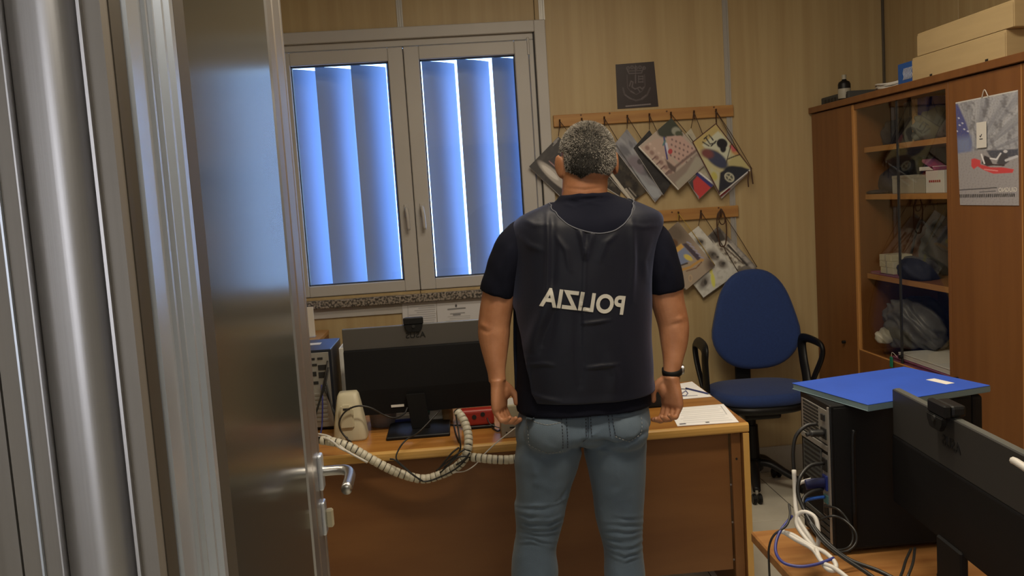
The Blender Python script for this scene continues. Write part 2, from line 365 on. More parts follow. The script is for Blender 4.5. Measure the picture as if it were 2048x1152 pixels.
# ---------------------------------------------------------------- window
win = bpy.data.objects.new('window_1', None); COL.objects.link(win); win.location = (0, YW, WZ0); win['kind'] = 'structure'
def wbox(n, x0, x1, y0, y1, z0, z1, mt, bev=0.003, par=None): return box(n, x0, x1, y0, y1, z0-WZ0, z1-WZ0, mt, par or win, bev)
def L_(p, y): q = at(*p, Y=YW+y); return q
GY = 0.040
g1 = [L_(p, GY) for p in ((582.6, 134.5), (778, 126.5), (620.3, 571.6), (809, 560))]
g2 = [L_(p, GY) for p in ((837, 123), (1028, 112), (872, 554))]
a0, a1 = (g1[0][0]+g1[2][0])/2, (g1[1][0]+g1[3][0])/2; b0, b1 = (g2[0][0]+g2[2][0])/2, g2[1][0]
gz0, gz1 = (g1[2][2]+g1[3][2])/2, (g1[0][2]+g2[1][2])/2
# casing
cs = 0.058
wbox('casing', WX0, WX0+cs, -0.018, 0.045, WZ0, WZ1, 'wfr'); wbox('casing', WX1-cs, WX1, -0.018, 0.045, WZ0, WZ1, 'wfr')
wbox('casing', WX0+cs, WX1-cs, -0.018, 0.045, WZ1-cs, WZ1, 'wfr')
wbox('gasket', WX1-cs-0.006, WX1-cs, 0.004, 0.05, WZ0, WZ1-cs, 'rub', 0)
wbox('gasket', WX0+cs, WX0+cs+0.006, 0.004, 0.05, WZ0, WZ1-cs, 'rub', 0)
wbox('inner_frame', WX0+cs+0.006, WX1-cs-0.006, 0.008, 0.06, WZ1-cs-0.035, WZ1-cs, 'wfr')
wbox('inner_frame', WX0+cs+0.006, WX1-cs-0.006, 0.008, 0.06, WZ0, gz0-0.060, 'wfr')
wbox('inner_frame', WX0+cs+0.006, a0-0.075, 0.008, 0.06, gz0-0.060, WZ1-cs-0.035, 'wfr'); wbox('inner_frame', b1+0.075, WX1-cs-0.006, 0.008, 0.06, gz0-0.060, WZ1-cs-0.035, 'wfr')
mid = (a1+b0)/2
wbox('centre_post', mid-0.03, mid+0.03, 0.0555, 0.075, gz0-0.06, WZ1-cs-0.038, 'wfr')
def sash(x0, x1, gx0, gx1, hs):
    s = bpy.data.objects.new('window_sash', None); COL.objects.link(s); s.parent = win
    zt = WZ1-cs-0.038; zb = gz0-0.057; yy = (-0.004, 0.055)
    for q in ((x0, gx0, zb, zt), (gx1, x1, zb, zt), (gx0, gx1, gz1, zt), (gx0, gx1, zb, gz0)):
        wbox('sash_frame', q[0], q[1], yy[0], yy[1], q[2], q[3], 'wfr', 0.004, s)
    for q in ((gx0, gx0+0.005, gz0, gz1), (gx1-0.005, gx1, gz0, gz1), (gx0, gx1, gz1-0.005, gz1), (gx0, gx1, gz0, gz0+0.005)):
        wbox('glazing_bead', q[0], q[1], 0.016, 0.05, q[2], q[3], 'rub', 0, s)
    wbox('pane', gx0+0.003, gx1-0.003, GY-0.002, GY+0.002, gz0+0.003, gz1-0.003, 'glass', 0, s)
    # handle
    hx = (gx1+x1)/2 if hs > 0 else (gx0+x0)/2
    hz = 1.545
    wbox('handle_plate', hx-0.013, hx+0.013, -0.011, -0.004, hz-0.035, hz+0.035, 'wfr', 0.004, s)
    tube('handle', [(hx, -0.008, hz+0.01-WZ0), (hx, -0.035, hz+0.01-WZ0), (hx+0.004, -0.045, hz-0.03-WZ0), (hx+0.006, -0.042, hz-0.10-WZ0)], [0.009]*18+[0.007]*1, 'wfr', s)
sash(a0-0.072, mid-0.002, a0, a1, 1); sash(mid+0.002, b1+0.072, b0, b1, -1)
for z_ in (2.30, 1.28): wbox('hinge', b1+0.066, b1+0.078, -0.012, 0.0, z_, z_+0.09, 'wfr', 0.003)
# granite sill and the pale trim below it
sl = box('window_sill', WX0-0.03, WX1+0.0, -0.045, 0.05, 1.070-WZ0, 1.112-WZ0, 'sill', win, 0.004)
struct(box('trim_1', WX0-0.03, WX1-0.02, YW-0.010, YW, 1.015, 1.068, 'wfr'))
# outer reveal, box above and the tall vertical louvre blades outside
struct(boxes('wall_outer', [(X0-0.1, hx0-0.12, YW+0.121, YW+0.42, 0, ZC), (hx1+0.12, X1+0.1, YW+0.121, YW+0.42, 0, ZC), (hx0-0.12, hx1+0.12, YW+0.121, YW+0.42, 2.40, ZC), (hx0-0.12, hx1+0.12, YW+0.121, YW+0.42, 0.6, hz0-0.10)], 'outwall', bev=0))
lv = thing('louvre_blind', 'tall pale blue vertical louvre blades standing outside the office window', 'blind', (0, YW+0.16, hz0-0.05))
pitch = 0.186; wdt = 0.174; dep = 0.125
def blade(x):
    n = 20; pts = []
    for i in range(n+1):
        t = i/n; pts.append((x+wdt*t, dep*t-0.026*math.sin(PI*t)))
    pts2 = [(px+0.0012, py+0.003) for px, py in pts[::-1]]
    prism('louvre_blade', pts+pts2, 0.0, 2.322-(hz0-0.05), 'blade', lv, smooth=True).modifiers.new('e', 'EDGE_SPLIT').split_angle = R(40)
bx0 = at(929, 350, Y=YW+0.16)[0]
for k in range(-6, 5):
    blade(bx0+k*pitch)
box('louvre_rail', hx0-0.1, hx1+0.1, -0.004, 0.14, -0.05, 0.0, 'outwall', lv)

# ---------------------------------------------------------------- aluminium door frame beside the camera and the opened glass door
jb = bpy.data.objects.new('door_frame', None); COL.objects.link(jb); jb.location = (-0.28, 0.78, 0); struct(jb); jb.name = 'trim_2'
def jp(name, pts, mt, smooth=False): return prism(name, [(x+0.28, y-0.78) for x, y in pts], 0, 2.14, mt, jb, smooth=smooth)
jp('groove', [(-0.2775, 0.800), (-0.284, 0.800), (-0.284, 0.828), (-0.2775, 0.828)], 'alu_d')
jp('flat_profile', [(-0.2785, 0.782), (-0.293, 0.782), (-0.293, 0.83), (-0.2785, 0.83)], 'alu_f')
jp('lip', [(-0.2928, 0.776), (-0.2955, 0.776), (-0.2955, 0.80), (-0.2928, 0.80)], 'alu')
arc = [(-0.2958, 0.815)]+[(-0.3235+0.0277*math.cos(a), 0.806-0.034*math.sin(a)) for a in np.linspace(0.05, PI/2+0.12, 18)]+[(-0.340, 0.7745), (-0.352, 0.7765), (-0.3535, 0.779), (-0.3535, 0.815)]
ob = jp('rounded_profile', arc, 'alu', True)
mo = ob.modifiers.new('e', 'EDGE_SPLIT'); mo.split_angle = R(50)
jp('lip', [(-0.3535, 0.768), (-0.3548, 0.768), (-0.3548, 0.80), (-0.3535, 0.80)], 'alu')
jp('flat_profile', [(-0.3557, 0.776), (-0.3715, 0.776), (-0.3715, 0.82), (-0.3557, 0.82)], 'alu_f')
jp('lip', [(-0.3717, 0.772), (-0.3735, 0.772), (-0.3735, 0.80), (-0.3717, 0.80)], 'alu_b')
jp('flat_profile', [(-0.3737, 0.778), (-0.389, 0.774), (-0.389, 0.82), (-0.3737, 0.82)], 'alu_f')
jp('groove', [(-0.389, 0.79), (-0.392, 0.79), (-0.392, 0.82), (-0.389, 0.82)], 'alu_d')
jp('flat_profile', [(-0.392, 0.776), (-0.43, 0.772), (-0.43, 0.82), (-0.392, 0.82)], 'alu_f')
box('frame_head', 0, 1.20, 0.0, 0.05, 2.10, 2.16, 'alu', jb); box('frame_side', 1.16, 1.20, 0, 0.05, 0, 2.10, 'alu', jb)

dr = bpy.data.objects.new('door_1', None); COL.objects.link(dr); dr.location = (-0.2835, 0.832, 0.01); dr.rotation_euler = (0, 0, math.atan(0.0275)); struct(dr)
LN = 0.992
def dp(name, pts, mt, z0=0.0, z1=2.08, smooth=False): return prism(name, pts, z0, z1, mt, dr, smooth=smooth)
st = dp('hinge_stile', [(0, 0), (0.009, 0.0015), (0.0018, 0.062), (0.001, 0.064), (0.001, 0.072), (0.0045, 0.074), (0.0036, 0.083), (0.0015, 0.085), (0.0012, 0.094), (0.0052, 0.096), (0.0044, 0.103), (-0.004, 0.106), (-0.004, 0.120), (0.0070, 0.123), (0.0058, 0.135), (-0.003, 0.138), (-0.003, 0.147), (0.0080, 0.150), (0.0060, 0.172), (-0.010, 0.174), (-0.010, 0.19), (-0.045, 0.19), (-0.045, 0)], 'alu_b')
dp('glazing_channel', [(0.0058, 0.1745), (0.0050, 0.222), (-0.020, 0.222), (-0.020, 0.1745)], 'alu_d')
dp('lock_stile', [(-0.012, 0.812), (-0.012, 0.826), (0.002, 0.830), (0.004, 0.870), (0.001, 0.874), (0.001, 0.884), (0.004, 0.888), (0.005, LN-0.035), (0.001, LN-0.031), (0.001, LN-0.02), (0.004, LN-0.016), (0.004, LN), (-0.045, LN), (-0.045, 0.812)], 'alu')
box('top_rail', -0.045, 0.0, 0.19, 0.812, 2.0, 2.08, 'alu', dr); box('bottom_rail', -0.045, 0.0, 0.19, 0.812, 0.0, 0.28, 'alu', dr)
# frosted pane
fg = bpy.data.materials.new('frosted_glass'); fg.use_nodes = True; nt = fg.node_tree
b = nt.nodes['Principled BSDF']; b.inputs['Base Color'].default_value = (0.045, 0.048, 0.042, 1); b.inputs['Roughness'].default_value = 0.17; b.inputs['IOR'].default_value = 1.9; b.inputs['Specular IOR Level'].default_value = 0.8
M['frost'] = fg
box('frosted_pane', -0.008, 0.000, 0.20, 0.815, 0.26, 2.02, 'frost', dr, bev=0)
# lever handle and key plate
hy = LN-0.040; hz = 1.045
box('handle_rosette', 0.004, 0.014, hy-0.016, hy+0.016, hz-0.036, hz+0.036, 'alu_b', dr, bev=0.004, seg=2)
tube('lever_handle', [(0.010, hy, hz), (0.045, hy, hz), (0.062, hy-0.010, hz), (0.070, hy-0.040, hz-0.002), (0.070, hy-0.12, hz-0.004)], [0.010]*8+[0.0105]*17, 'metal', dr, n=14)
box('key_plate', 0.004, 0.012, hy-0.016, hy+0.016, hz-0.128, hz-0.060, 'alu_b', dr, bev=0.004, seg=2)
box('key_cylinder', 0.012, 0.026, hy-0.008, hy+0.008, hz-0.115, hz-0.078, 'cream', dr, bev=0.003)

# ================================================================== FURNITURE
# ---- main desk
t = thing('office_desk', 'long orange-brown laminate desk behind the standing man', 'desk', (0.19, 3.425, 0))
DX0, DX1, DY0, DY1 = -0.80, 0.795, -0.375, 0.375
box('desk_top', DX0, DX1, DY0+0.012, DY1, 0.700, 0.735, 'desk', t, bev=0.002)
pf = [(DY0+0.014, 0.7348), (DY0+0.006, 0.7335), (DY0+0.001, 0.728), (DY0, 0.718), (DY0+0.001, 0.707), (DY0+0.006, 0.7015), (DY0+0.014, 0.7002)]
prism('edge_band', pf, DX0, DX1, 'desk_edge', t, axis='x')
for x0, x1 in ((DX0+0.005, DX0+0.030), (DX1-0.022, DX1+0.0)):
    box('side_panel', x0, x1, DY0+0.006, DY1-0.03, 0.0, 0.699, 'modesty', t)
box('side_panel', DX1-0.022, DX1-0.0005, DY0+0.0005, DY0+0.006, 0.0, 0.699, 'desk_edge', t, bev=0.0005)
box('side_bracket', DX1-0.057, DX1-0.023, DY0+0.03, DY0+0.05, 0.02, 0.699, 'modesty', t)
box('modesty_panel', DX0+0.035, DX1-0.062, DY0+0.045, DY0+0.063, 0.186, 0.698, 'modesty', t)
for z_ in (0.22, 0.36, 0.50): cyl('bracket_pin', (DX1-0.0595, DY0+0.05, z_), 0.004, 0.006, 'metal', t, axis='x', n=10)
cyl('screw_cap', (DX1-0.040, DY0+0.0292, 0.60), 0.004, 0.002, 'port', t, axis='y', n=10)
# ---- low desk with the tower
t = thing('side_desk', 'orange-brown desk corner at the lower right holding the black tower', 'desk', (1.3, 1.55, 0))
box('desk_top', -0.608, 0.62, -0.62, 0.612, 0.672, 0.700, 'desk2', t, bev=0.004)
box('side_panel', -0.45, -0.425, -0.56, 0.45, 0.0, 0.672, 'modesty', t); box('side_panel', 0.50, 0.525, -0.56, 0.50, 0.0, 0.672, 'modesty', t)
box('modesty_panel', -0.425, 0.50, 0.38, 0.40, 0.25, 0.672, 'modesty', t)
# ---- low pedestal by the left wall
lc = at(658, 658, Y=YW)
t = thing('low_cabinet', 'low brown wooden cabinet against the wall left of the monitor', 'cabinet', (lc[0]-0.22, YW-0.33, 0))
H_ = lc[2]
box('carcass', -0.22, 0.22, -0.32, 0.305, 0.06, H_-0.022, 'cherry', t); box('cabinet_top', -0.225, 0.222, -0.33, 0.31, H_-0.021, H_, 'cherry_edge', t)
box('plinth', -0.20, 0.20, -0.29, 0.29, 0, 0.06, 'black', t)
for k in range(3): box('drawer_front', -0.215, 0.215, -0.336, -0.321, 0.08+0.28*k, 0.35+0.28*k, 'cherry', t)
q = at(616, 640, X=lc[0]-0.08)
t2 = thing('leaflet_holder', 'pale bluish sheet standing on the low brown cabinet by the door edge', 'paper', (lc[0]-0.085, YW-0.26, H_))
box('paper_sheet', -0.05, 0.055, -0.003, 0.003, 0.002, 0.15, 'paper', t2); box('stand', -0.05, 0.055, -0.03, 0.03, 0.0, 0.004, 'clear', t2)

# ---- cabinets along the right wall
CX = 1.913; CT = 1.945
YA, YB, YC, YD, YE = 4.690, 4.205, 3.372, 2.925, 2.48
def wood_door(name, y0, y1, z0, z1, par, knob=None):
    o = box(name, -0.018, 0.0, y0+0.002, y1-0.002, z0, z1, 'cherry', par, bev=0.001)
    box('edge_band', -0.0185, -0.012, y0+0.0015, y0+0.006, z0, z1, 'cherry_edge', o, bev=0)
    if knob: cyl('door_knob', (-0.026, knob[0], knob[1]), 0.008, 0.016, 'black', o, axis='x', n=14)
    return o
def carcass(par, d, w_, h=CT-0.03, back=True):
    box('side_board', 0.0, d, -w_/2, -w_/2+0.018, 0.0, h, 'cherry', par); box('side_board', 0.0, d, w_/2-0.018, w_/2, 0.0, h, 'cherry', par)
    box('bottom_board', 0.0, d, -w_/2+0.018, w_/2-0.018, 0.06, 0.078, 'cab_in', par); box('back_board', d-0.008, d, -w_/2+0.018, w_/2-0.018, 0.078, h, 'cab_in', par)
    box('plinth', 0.02, 0.04, -w_/2+0.018, w_/2-0.018, 0.0, 0.06, 'cherry', par)
DP = 0.385
t = thing('narrow_cabinet', 'narrow brown cabinet with one solid door in the back corner', 'cabinet', (CX+0.018, (YA+YB)/2, 0))
w_ = YA-YB; carcass(t, DP, w_); wood_door('door', -w_/2, w_/2, 0.06, CT-0.034, t, (-w_/2+0.145, 0.752))
t = thing('solid_cabinet', 'tall brown cabinet with a solid door carrying the photo calendar', 'cabinet', (CX+0.018, (YC+YD)/2, 0))
w_ = YC-YD; carcass(t, DP, w_); wood_door('door', -w_/2, w_/2, 0.06, CT-0.034, t, (w_/2-0.035, 0.764))
t = thing('end_cabinet', 'brown cabinet nearest the camera at the right edge of the picture', 'cabinet', (CX+0.018, (YD+YE)/2, 0))
w_ = YD-YE; carcass(t, DP, w_); wood_door('door', -w_/2, w_/2, 0.06, CT-0.034, t, (-w_/2+0.035, 0.764))
gc = thing('glass_cabinet', 'brown cabinet with two glass doors in the middle of the row', 'cabinet', (CX+0.018, (YB+YC)/2, 0))
w_ = YB-YC; carcass(gc, DP, w_)
gy0, gy1 = -w_/2+0.022, w_/2-0.012
gzb, gzt = 0.742, CT-0.060
box('front_stile', -0.018, 0.0, w_/2-0.014, w_/2-0.002, 0.06, CT-0.034, 'cherry_edge', gc); box('front_stile', -0.018, 0.0, -w_/2+0.002, -w_/2+0.022, 0.06, CT-0.034, 'cherry', gc)
box('top_rail', -0.016, 0.0, gy0, gy1, gzt, CT-0.034, 'cherry', gc)
box('lower_edge', -0.0185, -0.010, gy0, gy1, gzb-0.006, gzb, 'cherry_edge', gc)
box('lower_door', -0.018, 0.0, gy0, gy0+(gy1-gy0)/2-0.001, 0.06, gzb-0.0065, 'cherry', gc); box('lower_door', -0.018, 0.0, gy0+(gy1-gy0)/2+0.001, gy1, 0.06, gzb-0.0065, 'cherry', gc)
gm = (gy0+gy1)/2
for a, b in ((gy0, gm-0.003), (gm+0.003, gy1)):
    o = box('glass_door', -0.010, -0.005, a+0.001, b-0.001, gzb, gzt, 'cabglass', gc, bev=0)
    e = a if abs(a-gm) < 0.01 else b
    box('dark_edge', -0.011, -0.004, min(e, e+(0.003 if e == a else -0.003)), max(e, e+(0.003 if e == a else -0.003)), gzb, gzt, 'rub', o, bev=0)
box('edge_bead', -0.0185, -0.010, gy1, gy1+0.006, gzb, gzt, 'cherry_edge', gc, bev=0)
SH = []
for (px, py) in ((1709, 308), (1711, 399), (1719, 553)):
    z_ = at(px, py, X=CX+0.05)[2]; SH.append(z_+0.024)
    box('shelf', 0.03, DP-0.008, -w_/2+0.018, w_/2-0.018, z_, z_+0.024, 'cherry_edge' if 0 else 'cherry', gc)
    box('shelf_edge', 0.0285, 0.0300, -w_/2+0.018, w_/2-0.018, z_, z_+0.024, 'cherry_edge', gc, bev=0)
z_ = gzb-0.03; SH.append(z_+0.024); box('shelf', 0.0, DP-0.008, -w_/2+0.018, w_/2-0.018, z_, z_+0.024, 'cherry', gc)
cyl('door_lock', (-0.016, gm, gzb+0.030), 0.009, 0.012, 'black', gc, axis='x', n=14)
tp = thing('cabinet_top', 'long brown board lying across the tops of the cabinets', 'board', (CX+0.2, (YA+YE)/2, CT-0.0295))
box('top_board', -0.215, 0.205, -(YA-YE)/2, (YA-YE)/2, 0, 0.0295, 'cherry', tp)
# ---- things inside the glass cabinet (x a little behind the glass)
def cabthing(name, label, cat, px0, px1, zb, dx=0.06, group=None):
    a, b = [min(4.165, max(3.405, at(p, 450, X=CX+dx)[1])) for p in (px0, px1)]
    return thing(name, label, cat, (CX+dx, (a+b)/2, zb), 0, group), abs(a-b)
def blob(name, size, mt, parent, seed=0, amp=0.15, loc=(0, 0, 0), flat=True, n=4, f=1.0):
    bm = bmesh.new(); bmesh.ops.create_icosphere(bm, subdivisions=n, radius=1)
    for v in bm.verts:
        c = v.co.copy(); d = 1+amp*float(fbm(c.x*0.9+c.z*0.7, c.y*0.9-c.z*0.5, seed, 3, 0.5*f)); c *= d
        if flat and c.z < -0.62: c.z = -0.62
        v.co = Vector((c.x*size[0]/2, c.y*size[1]/2, (c.z+0.62)*size[2]/1.62))+Vector(loc)
    return from_bm(name, bm, mt, parent, True)
t, d = cabthing('white_box', 'white carton on the middle shelf left of the other cartons', 'box', 1786, 1828, SH[1]); z1 = at(1800, 352, X=CX+0.06)[2]-SH[1]
box('carton', 0, 0.12, -d/2, d/2, 0, z1, 'cream_d', t); box('carton_lid', -0.001, 0.121, -d/2-0.001, d/2+0.001, z1-0.012, z1+0.002, 'cream_d', t)
t, d = cabthing('white_box', 'white carton in the middle of the row on the middle shelf', 'box', 1829.5, 1851, SH[1])
box('carton', 0, 0.12, -d/2, d/2, 0, z1*0.95, 'cream_d', t); box('carton_lid', -0.001, 0.121, -d/2-0.001, d/2+0.001, z1*0.95-0.012, z1*0.95+0.002, 'cream_d', t)
t, d = cabthing('white_box', 'white carton with a small red word on the middle shelf', 'box', 1853, 1889, SH[1], 0.05); z2 = at(1870, 341, X=CX+0.05)[2]-SH[1]
box('carton', 0, 0.12, -d/2, d/2, 0, z2, 'white', t)
boxes('red_print', [(-0.0006, 0.0, -d*0.32+k*d*0.11, -d*0.32+k*d*0.11+d*0.08, z2*0.48, z2*0.58) for k in range(6)], 'red', t, bev=0)
ZP = z2
t = thing('colour_booklet', 'magenta booklet leaning on top of the white carton', 'booklet', (CX+0.10, at(1868, 330, X=CX+0.10)[1], SH[1]+ZP+0.002))
box('booklet', -0.03, 0.03, -0.055, 0.055, 0.018, 0.030, 'pink', t, rot=Matrix.Rotation(R(22), 4, 'X')); box('booklet_page', -0.03, 0.03, -0.045, 0.065, 0.000, 0.016, 'paper', t)
t, d = cabthing('cap', 'dark cloth cap on the middle shelf behind the cartons', 'cap', 1768, 1796, SH[1], 0.17); blob('crown', (0.14, 0.15, 0.12), 'darkcloth', t, 3, 0.12)
blob('peak', (0.09, 0.13, 0.02), 'darkcloth', t, 5, 0.05, (-0.08, 0.01, 0.0))
t, d = cabthing('folded_jacket', 'dark grey folded jacket behind the cartons on the middle shelf', 'jacket', 1812, 1862, SH[1], 0.28); blob('jacket_cloth', (0.14, d, 0.16), 'greycloth', t, 9, 0.22, f=1.6)
# top shelf
for (p0, p1, ptop, mt, nm, lb, dx) in ((1812, 1826, 205, 'greycloth', 'file_binder', 'dark grey binder on the top shelf left of the pale one', 0.12), (1828, 1835, 198, 'amber', 'file_folder', 'thin tan folder upright on the top shelf', 0.09),
                                   (1838, 1857, 196, 'portblue', 'file_binder', 'dark blue binder on the top shelf right of the tan folder', 0.10)):
    t, d = cabthing(nm, lb, 'binder', p0, p1, SH[0], dx); zt = min(at(p0, ptop, X=CX+dx)[2], CT-0.05)-SH[0]
    box('binder_cover', 0, 0.22, -d/2, d/2, 0, zt, mt, t); box('binder_pages', 0.004, 0.21, -d/2+0.002, d/2-0.002, zt-0.001, zt+0.001, 'paper', t)
t, d = cabthing('folded_cloth', 'pale greenish folded cloth at the right end of the top shelf', 'cloth', 1862, 1888, SH[0], 0.13); blob('cloth', (0.18, d, 0.13), 'greyrag', t, 11, 0.28, f=2.0)
t, d = cabthing('cloth_bundle', 'dark rumpled bundle on the left half of the top shelf', 'bundle', 1775, 1808, SH[0], 0.2); blob('cloth', (0.18, d, 0.12), 'darkcloth', t, 13, 0.28, f=2.0)
# third shelf
for k in range(3):
    t, d = cabthing('paper_block', 'cream paper block at the '+['bottom', 'middle', 'top'][k]+' of the small stack on the third shelf', 'paper', 1778-(k == 0)*-2, 1806-(k == 2)*4, SH[2]+0.012+k*0.029, 0.10, 'cream paper blocks')
    box('block', -0.05, 0.05, -d/2, d/2, 0, 0.0285, 'cream', t); box('band', -0.0505, 0.0505, -d*0.05, d*0.05, -0.0002, 0.0287, 'cream_d', t, bev=0)
t, d = cabthing('lilac_folder', 'lilac folder lying flat under the paper blocks on the third shelf', 'folder', 1740, 1812, SH[2], 0.07)
box('folder_cover', -0.02, 0.16, -d/2, d/2, 0, 0.004, 'pink', t); box('folder_cover', -0.018, 0.158, -d/2, d/2, 0.008, 0.0115, 'pink', t); box('sheets', -0.015, 0.155, -d/2, d/2, 0.004, 0.008, 'paper', t)
t, d = cabthing('navy_bundle', 'dark navy cloth bundle on the third shelf right of the paper blocks', 'bundle', 1812, 1862, SH[2], 0.11); blob('cloth', (0.17, d, 0.10), 'darkcloth', t, 15, 0.22, f=1.6)
t, d = cabthing('grey_bag', 'dark grey bag at the right end of the third shelf', 'bag', 1864, 1893, SH[2], 0.25); blob('bag_body', (0.17, d, 0.24), 'greycloth', t, 17, 0.22, f=1.6); tube('strap', [(-0.05, -0.05, 0.18), (-0.09, -0.02, 0.25), (-0.08, 0.05, 0.2), (-0.1, 0.06, 0.1)], 0.006, 'cable', t)
# lowest opening
t, d = cabthing('plastic_bag', 'big crumpled grey plastic bag behind the lower glass', 'bag', 1742, 1868, SH[3]+0.045, 0.17); blob('bag_body', (0.24, d, 0.22), 'bag', t, 21, 0.24, n=5, f=1.8)
blob('bag_neck', (0.08, 0.10, 0.06), 'cream_d', t, 23, 0.25, (-0.13, 0.03, 0.02))
t, d = cabthing('white_folder', 'white folder lying below the plastic bag in the glass cabinet', 'folder', 1795, 1900, SH[3]+0.019, 0.04)
box('folder_cover', -0.01, 0.24, -d/2, d/2, 0, 0.004, 'white', t); box('sheets', -0.008, 0.235, -d/2, d/2, 0.004, 0.020, 'paper', t); box('folder_cover', -0.01, 0.24, -d/2, d/2, 0.020, 0.024, 'white', t)
t, d = cabthing('magenta_folder', 'magenta folder at the very bottom of the pile behind the lower glass', 'folder', 1780, 1900, SH[3], 0.03)
box('folder_cover', -0.01, 0.25, -d/2, d/2, 0, 0.004, 'pink', t); box('sheets', -0.005, 0.245, -d/2, d/2, 0.004, 0.014, 'pink', t); box('folder_cover', -0.01, 0.25, -d/2, d/2, 0.014, 0.018, 'pink', t)
# key tag
kx = CX-0.018+0.018; ky = at(1800, 700, X=CX)[1]; kz = at(1787, 712, X=CX)[2]
t = thing('key_tag', 'green key tag hanging from the lock of the glass cabinet', 'key tag', (CX-0.012, at(1788, 724, X=CX)[1], kz-0.05))
box('tag_plate', -0.003, 0.003, -0.012, 0.012, 0, 0.048, 'green', t, bev=0.002); tube('tag_string', [(0, 0, 0.047), (0.0, -0.01, 0.07), (0.0, gm+gc.location.y-t.location.y, gzb+0.03-t.location.z)], 0.001, 'wcable', t, n=5)
# ---- on top of the cabinets
TZ = CT
def top_at(px, py, X=1.95): return at(px, py, X=X)
yy0, yy1 = top_at(2020, 100)[1], top_at(1832, 152)[1]
h1 = 0.098
t = thing('carton_tray', 'lower long flat cardboard box on top of the cabinets', 'box', (1.935, (yy0+yy1)/2, TZ), 0, 'long cardboard boxes on the cabinets'); d = yy1-yy0
box('carton_body', 0, 0.33, -d/2, d/2, 0, h1, 'carton', t, bev=0.004, seg=2); box('carton_flap', -0.002, 0.0, -d/2+0.002, d/2-0.002, 0.001, h1-0.01, 'carton', t)
for q in (-0.30, 0.24): box('handle_slot', -0.004, 0.002, q*d*1.1-0.008, q*d*1.1+0.008, 0.0, 0.014, 'port', t, bev=0)
ya, yb = top_at(2035, 20)[1], top_at(1841, 98)[1]; h2 = 0.092
t = thing('carton_tray', 'upper long flat cardboard box, resting on the lower one', 'box', (1.937, (ya+yb)/2, TZ+h1), 0, 'long cardboard boxes on the cabinets'); d = yb-ya
box('carton_body', 0, 0.30, -d/2, d/2, 0, h2, 'carton', t, bev=0.004, seg=2); box('carton_flap', -0.002, 0.0, -d/2+0.002, d/2-0.002, 0.001, h2-0.01, 'carton', t)
ya = top_at(1830, 160)[1]; yb = top_at(1795, 160)[1]
t = thing('blue_box', 'small blue carton with white lettering beside the long cardboard boxes', 'box', (1.96, (ya+yb)/2+0.005, TZ), 0); d = yb-ya+0.02
zt = at(1795, 130, X=1.96)[2]-TZ; box('carton_body', 0, 0.14, -d/2, d/2, 0, zt, 'bluebox', t)
tubes('white_print', [[(-0.0005, -0.005+0.011*k, zt*0.75), (-0.0005, 0.004+0.011*k, zt*0.55), (-0.0005, -0.004+0.011*k, zt*0.40), (-0.0005, 0.006+0.011*k, zt*0.25)] for k in range(-3, 4)], 0.0016, 'white', t, n=4)
bq = top_at(1687, 192, 1.96)
t = thing('spray_bottle', 'small dark bottle with a pale cap standing on the cabinets', 'bottle', (1.965, bq[1], TZ))
zt = at(1687, 148, X=1.965)[2]-TZ
prof = [(0.026, 0), (0.030, 0.004), (0.030, zt*0.62), (0.026, zt*0.70), (0.012, zt*0.76), (0.011, zt*0.80)]
v, f = loft_data([[(r_*math.cos(2*PI*j/20), r_*math.sin(2*PI*j/20), z_) for j in range(20)] for r_, z_ in prof]); mk('bottle_body', v, f, 'black', t, True)
cyl('bottle_cap', (0, 0, zt*0.88), 0.011, zt*0.17, 'cream_d', t); 
v, f = loft_data([[(r_*math.cos(2*PI*j/20), r_*math.sin(2*PI*j/20), z_) for j in range(20)] for r_, z_ in ((0.0302, zt*0.10), (0.0306, zt*0.11), (0.0306, zt*0.45), (0.0302, zt*0.46))]); mk('bottle_label', v, f, 'cream_d', t, True)
t = thing('network_switch', 'flat dark grey device at the far end of the cabinet tops', 'device', (2.03, 4.50, TZ))
box('device_body', -0.07, 0.12, -0.16, 0.17, 0.004, 0.045, 'greycloth', t, bev=0.004); box('device_feet', -0.06, 0.1, -0.14, 0.15, 0, 0.004, 'black', t)
boxes('device_ports', [(-0.0715, -0.069, -0.14+0.04*k, -0.115+0.04*k, 0.012, 0.032) for k in range(7)], 'port', t)
t = thing('coiled_cable', 'grey coiled cable lying on the cabinets left of the blue carton', 'cable', (2.03, top_at(1757, 176)[1], TZ))
cp = []
for k in range(120):
    a = k/120*2*PI*5; r_ = 0.085+0.012*math.sin(k*0.37); cp.append((r_*0.75*math.cos(a), r_*math.sin(a)*1.25, 0.006+0.030*k/120+0.004*math.sin(3*a)))
tube('cable_coil', cp, 0.0045, 'wcable', t, k=2, n=6)

# ---- blue office chair
t = thing('office_chair', 'blue upholstered swivel chair with black armrests by the back wall', 'chair', (1.445, 4.38, 0), R(-2))
bc = at(1505, 640, Y=4.50)
def pad(name, outline, thick, xf, mt, edge=0.35, n=10):
    """cushion: outline (2-D polygon) inflated to a rounded pad; xf maps (u,v,w) to space"""
    rings = []; o = np.array(outline); c = o.mean(0)
    for i in range(n+1):
        a = -PI/2+PI*i/n; w = math.sin(a)*thick/2; k = 1-(1-math.cos(a))*edge*0.35 if abs(math.sin(a)) < 0.999 else 1-edge*0.35
        rings.append([xf(*(c+(q-c)*k), w) for q in o])
    # crown
    def crown(sgn):
        rr = []
        for s_ in (0.8, 0.5, 0.25):
            rr.append([xf(*(c+(q-c)*(1-edge*0.35)*s_), sgn*(thick/2+0.012*(1-s_*s_))) for q in o])
        return rr
    rings = crown(-1)[::-1]+rings+crown(1)
    v, f = loft_data(rings); return mk(name, v, f, mt, t, True)
